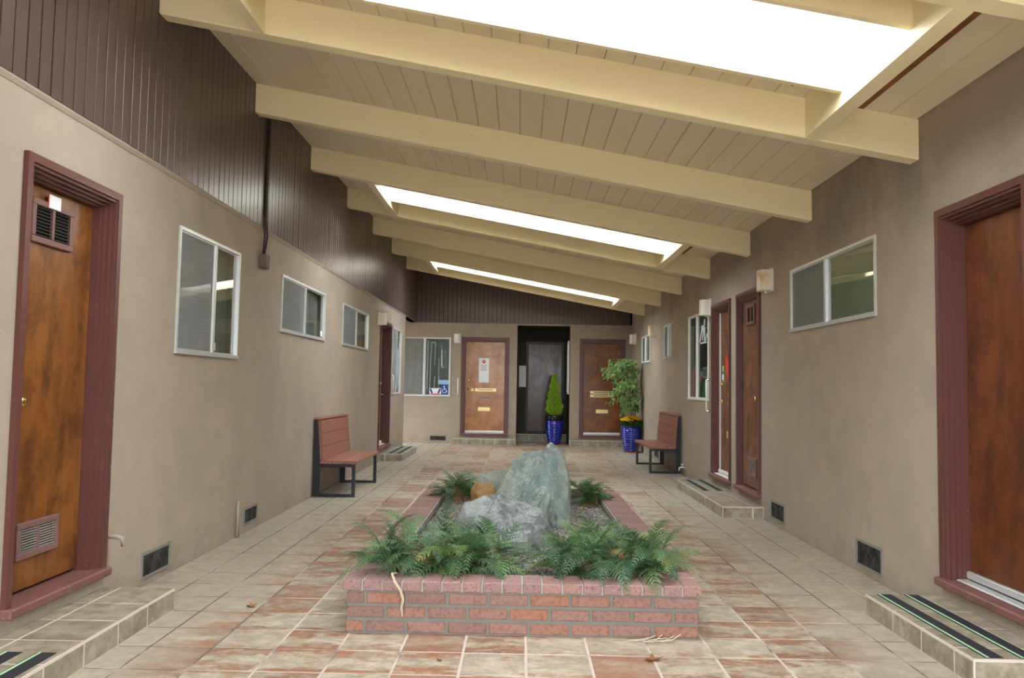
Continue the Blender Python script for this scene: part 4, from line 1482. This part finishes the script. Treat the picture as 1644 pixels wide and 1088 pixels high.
# ------------------------------------------------------------------ ferns
def frond_mesh(name, mat, L, arch, droop, seed, pairs=15, width=0.30):
    r_ = random.Random(seed)
    V, Fc = [], []

    def spine(t_):
        return Vector((0.03 * L * math.sin(t_ * 2.1 + seed), L * t_ * (1 - 0.16 * t_ * t_), L * (arch * t_ - droop * t_ * t_)))
    # rachis
    mb = MB()
    mb.tube([spine(i / 7) for i in range(8)], [0.0035 * (1 - 0.75 * i / 7) for i in range(8)], 3, 0, False)
    for i in range(pairs):
        t_ = 0.20 + 0.78 * (i / (pairs - 1)) ** 0.95
        p0 = spine(t_)
        tan = (spine(min(t_ + 0.03, 1.03)) - spine(t_ - 0.03)).normalized()
        side0 = tan.cross(Vector((0, 0, 1))).normalized()
        upv = side0.cross(tan)
        prof = min(1.0, (t_ - 0.12) * 7.0) * (1 - t_) ** 0.72 + 0.05
        for sgn in (-1, 1):
            ln = L * width * prof * r_.uniform(0.88, 1.1)
            a = math.radians(58 - 22 * t_ + r_.uniform(-7, 7))
            d_ = (side0 * sgn * math.sin(a) + tan * math.cos(a)).normalized()
            q = upv.cross(d_).normalized()
            n_seg = 6 if prof > 0.45 else 4
            wmax = ln * 0.15 + 0.004
            mids = []
            for k in range(n_seg + 1):
                u = k / n_seg
                mids.append(p0 + d_ * (ln * u) + upv * (ln * (0.16 * u - 0.36 * u * u)))
            for k in range(n_seg):
                u = (k + 0.5) / n_seg
                wk = wmax * (1 - 0.80 * u) * (0.80 if k == 0 else 1.0)
                for s2 in (-1, 1):
                    tip = (mids[k] * 0.35 + mids[k + 1] * 0.65) + q * (s2 * wk) + d_ * (ln / n_seg * 0.55) - upv * (wk * 0.22)
                    o_ = len(V)
                    V += [mids[k], mids[k + 1], tip]
                    Fc.append((o_, o_ + 1, o_ + 2))
    mb.add(V, Fc)
    me = bpy.data.meshes.new(name)
    me.from_pydata([tuple(a) for a in mb.v], [], mb.f)
    me.materials.append(MATS[mat])
    me.update()
    return me


FR = [frond_mesh('frond', 'fern_leaf', 0.46, 0.85, 0.80, 1, 14, 0.25), frond_mesh('frond', 'fern_leaf', 0.42, 0.65, 0.75, 2, 13, 0.27),
      frond_mesh('frond', 'fern_leaf', 0.40, 1.10, 0.85, 3, 13, 0.28), frond_mesh('frond', 'fern_leaf', 0.38, 0.60, 0.85, 4, 12, 0.30),
      frond_mesh('frond', 'fern_leaf', 0.34, 0.80, 1.10, 5, 11, 0.32)]
FB = [frond_mesh('frond', 'fern_bright', 0.36, 0.95, 0.95, 6, 12, 0.34), frond_mesh('frond', 'fern_bright', 0.32, 0.75, 0.80, 7, 12, 0.38)]
FD = [frond_mesh('dry_frond', 'fern_dry', 0.24, 0.65, 0.95, 8, 10), frond_mesh('dry_frond', 'fern_dry', 0.20, 0.5, 1.0, 9, 9, 0.36)]


def fern(label, crowns, meshes, n, seed, scale=1.0, dry=6, spill=0):
    r_ = random.Random(seed)
    cx = sum(c_[0] for c_ in crowns) / len(crowns)
    cy = sum(c_[1] for c_ in crowns) / len(crowns)
    t_ = thing('fern', label, 'fern', (cx, cy, GZ - 0.005), 0, 'ferns in the brick planter')
    mb = MB()
    for qx, qy in crowns:
        for k in range(5):
            a = k * 1.26 + qx
            mb.tube([(qx - cx, qy - cy, -0.02), (qx - cx + 0.03 * math.cos(a), qy - cy + 0.03 * math.sin(a), 0.05)], [0.016, 0.008], 6)
    mb.build('crown', 'bark', t_)
    for i in range(n):
        qx, qy = crowns[i % len(crowns)]
        az = r_.uniform(0, 2 * math.pi)
        lay = (i // len(crowns)) / max(1, n / len(crowns))
        tilt = math.radians(-6 + 66 * (1 - lay) ** 0.8 * r_.uniform(0.5, 1.1))
        o = link('frond', r_.choice(meshes), t_, (qx - cx + r_.uniform(-.045, .045), qy - cy + r_.uniform(-.045, .045), 0.0 + r_.uniform(0.0, .04)))
        o.rotation_euler = (tilt, r_.uniform(-0.35, 0.35), az)
        s = scale * r_.uniform(0.72, 1.1)
        o.scale = (s * r_.uniform(0.9, 1.15), s, s)
    for i in range(spill):
        qx, qy = crowns[i % len(crowns)]
        o = link('frond', r_.choice(meshes), t_, (qx - cx + r_.uniform(-.08, .08), 4.88 + r_.uniform(-.03, .03) - cy, r_.uniform(0.06, .13)))
        o.rotation_euler = (math.radians(r_.uniform(-12, 22)), r_.uniform(-.3, .3), math.pi + r_.uniform(-0.75, 0.75))
        o.scale = (scale * r_.uniform(0.85, 1.12),) * 3
    for i in range(dry):
        qx, qy = crowns[i % len(crowns)]
        o = link('dry_frond', r_.choice(FD), t_, (qx - cx + r_.uniform(-.14, .14), qy - cy + r_.uniform(-.14, .10), r_.uniform(0.02, .16)))
        o.rotation_euler = (r_.uniform(-0.5, 0.4), r_.uniform(-.6, .6), r_.uniform(0, 6.28))
        o.scale = (scale,) * 3
    return t_


fl = fern('large dark green fern spilling over the front left corner of planter',
          [(-0.80, 4.98), (-0.58, 4.92), (-0.36, 5.00), (-0.20, 5.08), (-0.66, 5.22), (-0.42, 5.26), (-0.22, 5.26)], FR, 140, 21, 1.04, 16, 24)
fern('large dark green fern spilling over the front right corner of planter',
     [(0.84, 4.98), (0.62, 4.94), (0.40, 5.00), (0.76, 5.22), (0.54, 5.22), (0.30, 5.02)], FR, 130, 33, 1.02, 14, 20)
fern('small bright green fern in the back left corner of planter', [(-0.66, 8.15), (-0.48, 8.25)], FB + FR[:1], 46, 41, 1.12, 10)
fern('small bright green fern in the back right corner of planter', [(0.66, 8.18), (0.76, 8.05)], FB, 42, 52, 1.08, 9)
MB().tube([(-0.740 + 0.44, -0.45 + 0.0, 0.10)] if False else
          [(-0.70 - fl.location.x, 4.66 - fl.location.y, 0.09), (-0.715 - fl.location.x, 4.58 - fl.location.y, 0.105), (-0.69 - fl.location.x, 4.518 - fl.location.y, 0.075),
           (-0.655 - fl.location.x, 4.512 - fl.location.y, 0.03), (-0.640 - fl.location.x, 4.518 - fl.location.y, -0.02),
           (-0.648 - fl.location.x, 4.520 - fl.location.y, -0.07), (-0.642 - fl.location.x, 4.522 - fl.location.y, -0.115)],
          [0.006, 0.007, 0.009, 0.008, 0.009, 0.007, 0.004], 6).build('runner', 'dry_twig', fl, label='pale bare runner hanging over the bricks')


# ------------------------------------------------------------------ fallen leaves
def dead_leaf(label, x, y, z, s, rz, seed):
    r_ = random.Random(seed)
    out_ = []
    n2 = 20
    for i in range(n2):
        a = 2 * math.pi * i / n2
        rr = s * (0.55 + 0.45 * abs(math.cos(2.5 * a))) * (0.8 + 0.4 * r_.random())
        out_.append((rr * math.cos(a), rr * 0.75 * math.sin(a), 0.006 + s * 0.28 * (rr / s) ** 2 * abs(math.sin(a * 1.5 + seed))))
    V = [(0, 0, 0.004)] + out_ + [(q[0], q[1], q[2] - 0.0015) for q in [(0, 0, 0.004)] + out_]
    Fc = [(0, i + 1, (i + 1) % n2 + 1) for i in range(n2)] + [(n2 + 1, n2 + 2 + (i + 1) % n2, n2 + 2 + i) for i in range(n2)]
    mb = MB().add(V, Fc)
    mb.tube([(s * 0.8, 0, 0.006), (s * 1.5, 0.1 * s, 0.010)], 0.0018, 5)
    o = mb.build('fallen_leaf', 'fern_dry', None, loc=(x, y, z), label=label, category='leaf', group='fallen leaves')
    o.rotation_euler = (0, 0, rz)


dead_leaf('curled brown leaf on the floor right of planter front', 0.70, 4.20, 0.0, 0.048, 0.4, 3)
dead_leaf('small brown leaf on the tiles left of planter', -1.66, 5.03, 0.0, 0.045, 1.9, 4)
dead_leaf('tiny brown leaf on the tiles at bottom centre', -0.39, 4.12, 0.0, 0.016, 2.5, 5)
dead_leaf('orange brown leaf on the gravel by back right fern', 0.70, 7.86, GZ + 0.004, 0.06, 0.2, 6)
dead_leaf('orange brown leaf on the gravel right of tall boulder', 0.62, 7.72, GZ + 0.004, 0.05, 2.0, 7)
dead_leaf('brown leaf on the left cap bricks by back left fern', -0.88, 8.02, 0.296, 0.06, 1.1, 8)
dead_leaf('rust brown leaf on the gravel left of grey boulder', -0.62, 7.05, GZ + 0.004, 0.035, 0.7, 9)
tw = MB()
for k in range(6):
    a = random.uniform(-0.5, 0.5)
    x0_, y0_ = 0.62 + 0.035 * k, 4.50 - 0.008 * (k % 3)
    tw.tube([(x0_, y0_, 0.006), (x0_ + 0.06 * math.cos(a), y0_ - 0.02 + 0.03 * math.sin(a), 0.012 + 0.008 * (k % 2)), (x0_ + 0.11, y0_ + 0.02 * math.sin(a * 2), 0.02 + 0.012 * (k % 3))], 0.0028, 5)
tw.build('dry_straw', 'dry_twig', None, kind='stuff', label='dry straw scraps on the floor against the planter bricks', category='straw')


# ------------------------------------------------------------------ benches
def bench(label, loc, rz, L):
    """Local x along the wall, y = 0 at the wall and negative toward the court."""
    b = thing('bench', label, 'bench', loc, rz, 'slatted benches against the walls')
    h = L / 2
    for i, (y0_, y1_) in enumerate(((-0.545, -0.395), (-0.39, -0.245), (-0.24, -0.095))):
        MB().cbox(-h, h, y0_, y1_, 0.405, 0.447, 0.006).build('seat_board', 'bench_wood', b)
    # leaning back boards
    for i in range(3):
        z0_, z1_ = 0.452 + i * 0.163, 0.452 + i * 0.163 + 0.158
        f0, f1 = -0.135 + (z0_ - 0.45) * 0.08, -0.135 + (z1_ - 0.45) * 0.08
        mb = MB()
        mb.prism([(f0, z0_), (f0 + 0.036, z0_), (f1 + 0.036, z1_), (f1, z1_)], 0, -h, h)
        mb.build('back_board', 'bench_wood', b)
    MB().cbox(-h, h, -0.096, -0.012, 0.942, 0.968, 0.005).build('top_board', 'bench_wood', b)
    for s in (-1, 1):
        xo = s * (h - 0.05)
        e = MB()
        a, c2 = xo - 0.02, xo + 0.02
        e.box(a, c2, -0.525, -0.485, 0.0, 0.40)
        e.box(a, c2, -0.485, -0.075, 0.0, 0.035)
        e.box(a, c2, -0.485, -0.075, 0.365, 0.404)
        e.prism([(-0.085, 0.0), (-0.012, 0.0), (-0.012, 0.94), (-0.052, 0.94), (-0.092, 0.44)], 0, a, c2)
        e.build('leg_frame', 'black_steel', b, label='black steel loop leg')
    MB().box(-h + 0.07, h - 0.07, -0.30, -0.26, 0.368, 0.404).build('stretcher', 'black_steel', b)
    return b


bench('red brown slatted bench on black loop legs against left wall', (XL, 10.60, 0), math.pi / 2, 1.55)
bench('red brown slatted bench on black loop legs against right wall', (XR, 14.0, 0), -math.pi / 2, 1.60)


# ------------------------------------------------------------------ wall lamps
def sconce(label, wall, u, z0, z1, mat, w=0.20):
    loc, rz = WALLS[wall](u)
    s = thing('wall_lamp', label, 'lamp', (loc[0], loc[1], 0), rz, 'boxy wall lamps')
    MB().cbox(-w / 2 - 0.02, w / 2 + 0.02, -0.022, 0.0, z0 - 0.015, z1 + 0.015, 0.004).build('wall_plate', 'white_metal', s)
    poly = []
    for i in range(9):
        a = math.pi * i / 8
        poly.append((w / 2 * math.cos(a), -0.022 - 0.06 - 0.06 * math.sin(a) ** 0.7))
    poly = [(w / 2, -0.022)] + poly + [(-w / 2, -0.022)]
    MB().prism(poly, 2, z0, z1).build('shade', mat, s)
    MB().tube([(0, -0.05, z0), (0, -0.05, z0 - 0.02)], 0.012, 8).build('finial', 'aluminium', s)


sconce('rust stained boxy wall lamp beside the near right window', 'right', 8.52, 2.46, 2.68, 'shade_rusty')
sconce('clean white wall lamp above the green window, right wall', 'right', 11.28, 2.44, 2.66, 'shade_white')
sconce('small orange stained wall lamp near far end of right wall', 'right', 15.85, 2.43, 2.64, 'shade_rusty')
sconce('white wall lamp in the far right corner by russet door', 'right', 18.56, 2.42, 2.64, 'shade_white')
sconce('cream wall lamp left of the far left door', 'left', 14.12, 2.45, 2.66, 'shade_white')
sconce('small white wall lamp left of the honey door', 'back', -1.545, 2.42, 2.62, 'shade_white', 0.13)


# ------------------------------------------------------------------ crawl space vents
def crawl_vent(label, wall, u0, u1, z0, z1):
    loc, rz = WALLS[wall]((u0 + u1) / 2)
    h = (u1 - u0) / 2
    s = thing('crawl_vent', label, 'vent', (loc[0], loc[1], 0), rz, 'crawl space vents at the wall foot')
    mb = MB()
    ring(mb, 2 * h, z0, z1, 0.0, 0.018, -0.010, 0.004, True)
    mb.build('frame', 'crawl_frame', s)
    MB().box(-h + 0.016, h - 0.016, -0.003, 0.003, z0 + 0.016, z1 - 0.016).build('mesh_screen', 'crawl_mesh', s)


crawl_vent('dark crawl vent at the wall foot right of amber door', 'left', 5.43, 5.87, 0.045, 0.225)
crawl_vent('small dark crawl vent at left wall foot beside grey pipe', 'left', 7.42, 7.80, 0.065, 0.225)
crawl_vent('dark crawl vent at the wall foot by lower right step', 'right', 5.92, 6.37, 0.05, 0.255)
crawl_vent('dark crawl vent at right wall foot beside the long step', 'right', 8.07, 8.51, 0.06, 0.25)
crawl_vent('tiny dark crawl vent under the right bench', 'right', 15.35, 15.85, 0.05, 0.22)
crawl_vent('wide black crawl vent under the grey back window', 'back', -2.17, -1.77, 0.06, 0.19)


# ------------------------------------------------------------------ grab bars, pipes, cable
def grab_bar(label, wall, u, z0, z1):
    loc, rz = WALLS[wall](u)
    s = thing('grab_bar', label, 'handrail', (loc[0], loc[1], 0), rz, 'vertical grab bars by the doors')
    MB().tube([(0, -0.055, z0 + 0.02), (0, -0.055, z1 - 0.02)], 0.014, 10).build('rail', 'white_metal', s, smooth=True)
    for zz in (z0 + 0.02, z1 - 0.02):
        MB().tube([(0, -0.055, zz), (0, 0, zz)], 0.016, 10).build('bracket', 'chrome', s, smooth=True)


grab_bar('white vertical grab bar beside far left door', 'left', 15.56, 1.16, 1.58)
grab_bar('white vertical grab bar between green window and heart door', 'right', 11.22, 1.07, 1.55)
grab_bar('white vertical grab bar left of the honey door', 'back', -1.51, 1.15, 1.58)

cb = thing('cable_drop', 'dark brown twin cable and box hanging down left wall cladding', 'cable', (XL, 7.67, 0), math.pi / 2)
MB().tube([(-0.02, -0.035, 3.98), (-0.018, -0.035, 3.4), (-0.02, -0.036, 2.98), (-0.05, -0.045, 2.80), (-0.045, -0.03, 2.62)], 0.010, 7).build('wire', 'cable_dark', cb, smooth=True)
MB().tube([(0.01, -0.035, 3.98), (0.012, -0.035, 3.4), (0.008, -0.036, 2.98), (0.03, -0.045, 2.82), (-0.005, -0.03, 2.62)], 0.010, 7).build('wire', 'cable_dark', cb, smooth=True)
MB().cbox(-0.07, 0.05, -0.07, 0, 2.50, 2.635, 0.008).build('junction_box', 'box_brown', cb)
MB().cbox(-0.04, 0.03, -0.05, -0.02, 3.02, 3.04, 0.003).build('clip', 'cable_dark', cb)

pp_ = thing('pipe_stub', 'thin grey pipe rising from the floor at left wall', 'pipe', (XL, 7.19, 0), math.pi / 2)
MB().tube([(0, -0.03, 0), (0, -0.03, 0.315)], 0.011, 8).build('pipe', 'pipe_paint', pp_, smooth=True)
MB().tube([(0.06, -0.02, 0), (0.05, -0.02, 0.20), (0.02, -0.03, 0.29)], 0.008, 8).build('wire', 'pipe_paint', pp_, smooth=True)
MB().tube([(0, -0.03, 0.31), (0, -0.03, 0.33)], 0.016, 8).build('cap', 'pipe_paint', pp_)


def hose_bib(label, wall, u, z, mat, wheel=True):
    loc, rz = WALLS[wall](u)
    s = thing('hose_bib', label, 'tap', (loc[0], loc[1], 0), rz)
    MB().tube([(0, 0, z), (0, -0.07, z), (0, -0.10, z - 0.01), (0, -0.105, z - 0.06)], [0.014, 0.014, 0.015, 0.012], 9).build('spout', mat, s, smooth=True)
    if not wheel:
        return
    MB().tube([(0, -0.05, z), (0, -0.055, z + 0.045)], 0.007, 7).build('stem', mat, s)
    MB().tube([(0, -0.055, z + 0.045), (0, -0.056, z + 0.055)], 0.028, 12).build('handwheel', mat, s)


hose_bib('painted pipe elbow beside the amber door casing', 'left', 4.96, 0.43, 'pipe_paint', False)
hose_bib('small white metal tap low beside the right bench', 'right', 12.88, 0.14, 'white_metal')

# directory board in the recess
db = thing('notice_board', 'tall white notice sheet with orange top edge in dark entry', 'sign', (0.035, AY, 0))
MB().cbox(-0.085, 0.095, -0.02, 0, 1.38, 1.92, 0.003).build('board', 'paper', db)
MB().box(-0.085, 0.095, -0.022, -0.001, 1.92, 1.935).build('orange_edge', 'print_red', db)

# hook bolt hanging from ceiling by the large skylight
hk = thing('ceiling_hook', 'small dark hook under the boards beside large skylight', 'hook', (1.73, 5.10, ceil_z(1.73)))
MB().tube([(0, 0, 0.0), (0, 0, -0.02), (0.012, 0, -0.03), (0.02, 0, -0.018)], 0.008, 7).build('shank', 'cable_dark', hk, smooth=True)


# ------------------------------------------------------------------ pots and plants
def pot(label, x, y, H, R_, rim_mat, rim_h):
    t_ = thing('glazed_pot', label, 'pot', (x, y, 0), 0, 'cobalt blue glazed pots')
    MB().lathe([(R_ * 0.78, 0), (R_ * 0.86, 0.006), (R_ * 0.88, 0.022), (R_ * 0.82, 0.024)], n=30).build('saucer', 'terracotta', t_, smooth=True)
    prof = [(R_ * 0.62, 0.024)]
    zt = H - rim_h
    n2 = 80
    for i in range(n2 + 1):
        u = i / n2
        r0 = R_ * (0.64 + 0.36 * math.sin(min(1.0, u * 1.15) * math.pi / 2) ** 1.0)
        if u > 0.87:
            r0 = R_ * (1.0 - 0.05 * ((u - 0.87) / 0.13))
        r0 += 0.010 * abs(math.sin(u * 11 * math.pi)) ** 0.6
        prof.append((r0, 0.026 + u * (zt - 0.026)))
    MB().lathe(prof, n=36).build('body', 'blue_glaze', t_, smooth=True)
    MB().lathe([(R_ * 0.96, zt), (R_ * 1.0, zt + rim_h * 0.4), (R_ * 1.06, zt + rim_h * 0.7), (R_ * 1.07, H), (R_ * 0.95, H), (R_ * 0.90, zt + rim_h * 0.4)], n=36) \
        .build('rim', rim_mat, t_, smooth=True)
    MB().lathe([(R_ * 0.93, H - 0.035), (R_ * 0.5, H - 0.022), (R_ * 0.02, H - 0.02)], n=24).build('soil', 'soil', t_)
    return t_


P1 = (0.825, 19.33)
pot('ribbed cobalt blue pot with black rim in front of dark door', *P1, 0.70, 0.205, 'black_glaze', 0.12)
P2 = (2.42, 17.42)
pot('ribbed cobalt blue pot in the right corner beside bench', *P2, 0.57, 0.215, 'blue_glaze', 0.03)


def leaf_cloud(name, mat, parent, pts, size, r_, slim=0.5, curl=0.25):
    """Small folded leaves at the given (position, direction) pairs, joined: far too small to tell apart."""
    V, Fc = [], []
    for q, d_ in pts:
        q, d_ = Vector(q), Vector(d_).normalized()
        s = size * r_.uniform(0.7, 1.25)
        a = d_.cross(Vector((r_.uniform(-1, 1), r_.uniform(-1, 1), r_.uniform(-1, 1)))).normalized()
        n_ = d_.cross(a)
        o_ = len(V)
        V += [q, q + d_ * s * 0.45 + a * s * slim * 0.5 + n_ * s * curl * 0.4, q + d_ * s - n_ * s * curl * 0.5, q + d_ * s * 0.45 - a * s * slim * 0.5 + n_ * s * curl * 0.4]
        Fc += [(o_, o_ + 1, o_ + 2), (o_, o_ + 2, o_ + 3)]
    me = bpy.data.meshes.new(name)
    me.from_pydata([tuple(q) for q in V], [], Fc)
    me.materials.append(MATS[mat])
    return link(name, me, parent, kind='stuff')


r_ = random.Random(77)
cn = thing('potted_conifer', 'lime green cone shaped conifer in the black rimmed pot', 'shrub', (P1[0] - 0.01, P1[1], 0.68))
MB().tube([(0, 0, 0), (0.005, 0, 0.3), (0, 0, 0.8)], [0.02, 0.014, 0.006], 7).build('trunk', 'bark', cn)
pts = []
for i in range(3600):
    u = r_.random() ** 1.25
    z_ = 0.03 + 0.97 * u
    a = r_.uniform(0, 2 * math.pi)
    rr = 0.195 * (1 - u) ** 0.8 * min(1, 0.55 + u * 4) * (1 + 0.12 * math.sin(5 * a + 9 * z_) + 0.10 * math.sin(z_ * 34 + a)) * r_.uniform(0.55, 1.0) + 0.012
    pts.append(((rr * math.cos(a), rr * math.sin(a), z_), (0.7 * math.cos(a), 0.7 * math.sin(a), 0.9)))
leaf_cloud('foliage', 'conifer_leaf', cn, pts, 0.055, r_, 0.35)
for k in range(7):
    a = k * 0.9
    pts2 = [((0.17 * math.cos(a), 0.17 * math.sin(a), 0.03), (math.cos(a + j), math.sin(a + j), 0.2)) for j in (-0.4, 0.2, 0.6)]
    if k in (4, 5):
        leaf_cloud('underplant_leaf', 'fern_leaf', cn, pts2, 0.07, r_, 0.6)

fc = thing('ficus_tree', 'airy variegated ficus tree rising from the right blue pot', 'tree', (P2[0] + 0.06, P2[1] + 0.06, 0.54))
pts = []
stems = []
tips = []
for k in range(3):
    b_ = 2.1 * k
    p0 = Vector((0.03 * math.cos(b_), 0.03 * math.sin(b_), 0))
    p1 = p0 + Vector((0.03 * math.cos(b_ + 1) - 0.02, 0.03 * math.sin(b_), 0.45))
    p2 = p1 + Vector((-0.05 + 0.03 * k - 0.03, 0.05 * math.sin(b_), 0.45))
    p3 = p2 + Vector((-0.02 + 0.05 * k - 0.05, 0.02, 0.5))
    stems.append([p0, p1, p2, p3])
    MB().tube(stems[-1], [0.016, 0.012, 0.009, 0.004], 7).build('stem', 'bark', fc, smooth=True)
br = MB()
for k in range(54):
    st_ = stems[k % 3]
    t_ = r_.uniform(0.22, 1.0)
    seg = min(2, int(t_ * 3))
    q = st_[seg].lerp(st_[seg + 1], t_ * 3 - seg)
    z_ = q.z
    a = r_.uniform(0, 2 * math.pi)
    reach = (0.26 if z_ < 0.6 else 0.46) * r_.uniform(0.5, 1.0)
    dx = math.cos(a) * reach - (0.14 if z_ > 0.7 else 0.0)
    dx = min(dx, 0.11 - q.x)
    e = q + Vector((dx, math.sin(a) * reach * 0.8, r_.uniform(-0.02, 0.20)))
    m_ = q.lerp(e, 0.5) + Vector((0, 0, 0.06))
    e.z -= 0.05
    br.tube([q, m_, e], [0.005, 0.003, 0.0015], 5, 0, False)
    nl = 44 if z_ > 0.5 else 24
    for j in range(nl):
        u = r_.uniform(0.25, 1.08)
        base_ = (q.lerp(m_, u * 2) if u < 0.5 else m_.lerp(e, u * 2 - 1)) + Vector((r_.uniform(-.06, .06), r_.uniform(-.06, .06), r_.uniform(-.06, .05)))
        if base_.x > 0.10:
            base_.x = 0.10
        dd = (e - q).normalized() * 0.5 + Vector((r_.uniform(-.6, .6), r_.uniform(-.8, .4), r_.uniform(-1.0, 0.15)))
        if base_.x > 0.03 and dd.x > 0:
            dd.x = -dd.x
        pts.append((base_, dd))
br.build('branches', 'bark', fc, kind='stuff')
leaf_cloud('foliage', 'ficus_leaf', fc, pts, 0.085, r_, 0.48)

mu = thing('chrysanthemum', 'clump of golden yellow chrysanthemums in the right blue pot', 'flower', (P2[0], P2[1], 0.55))
pts = []
for i in range(420):
    a = r_.uniform(0, 6.283)
    rr = 0.215 * math.sqrt(r_.random())
    z_ = r_.uniform(0.0, 0.19) * (1.15 - rr * 3)
    pts.append(((rr * math.cos(a), rr * math.sin(a), z_), (math.cos(a), math.sin(a), r_.uniform(-0.2, 0.8))))
leaf_cloud('foliage', 'mum_leaf', mu, pts, 0.06, r_, 0.6)
V, Fc = [], []
mb = MB()
for ring_, (n2, L_, el) in enumerate(((14, 0.044, 0.15), (11, 0.036, 0.6), (8, 0.026, 1.05))):
    for k in range(n2):
        a = 2 * math.pi * k / n2 + ring_ * 0.2
        d_ = Vector((math.cos(a) * math.cos(el), math.sin(a) * math.cos(el), math.sin(el)))
        s_ = Vector((-math.sin(a), math.cos(a), 0)) * L_ * 0.30
        mb.add([(0, 0, 0), d_ * L_ * 0.6 + s_, d_ * L_, d_ * L_ * 0.6 - s_], [(0, 1, 2, 3)])
me = bpy.data.meshes.new('bloom')
me.from_pydata([tuple(q) for q in mb.v], [], mb.f)
me.materials.append(MATS['mum_petal'])
for i in range(44):
    a = i * 2.399
    rr = 0.21 * math.sqrt((i + 0.5) / 44)
    o = link('bloom', me, mu, (rr * math.cos(a), rr * math.sin(a), 0.215 - 1.9 * rr * rr + r_.uniform(-.012, .012)))
    o.rotation_euler = (r_.uniform(-.3, .3) - rr * math.sin(a) * 2.2, rr * math.cos(a) * 2.2, r_.uniform(0, 3))
    s = r_.uniform(1.15, 1.5)
    o.scale = (s, s, s)
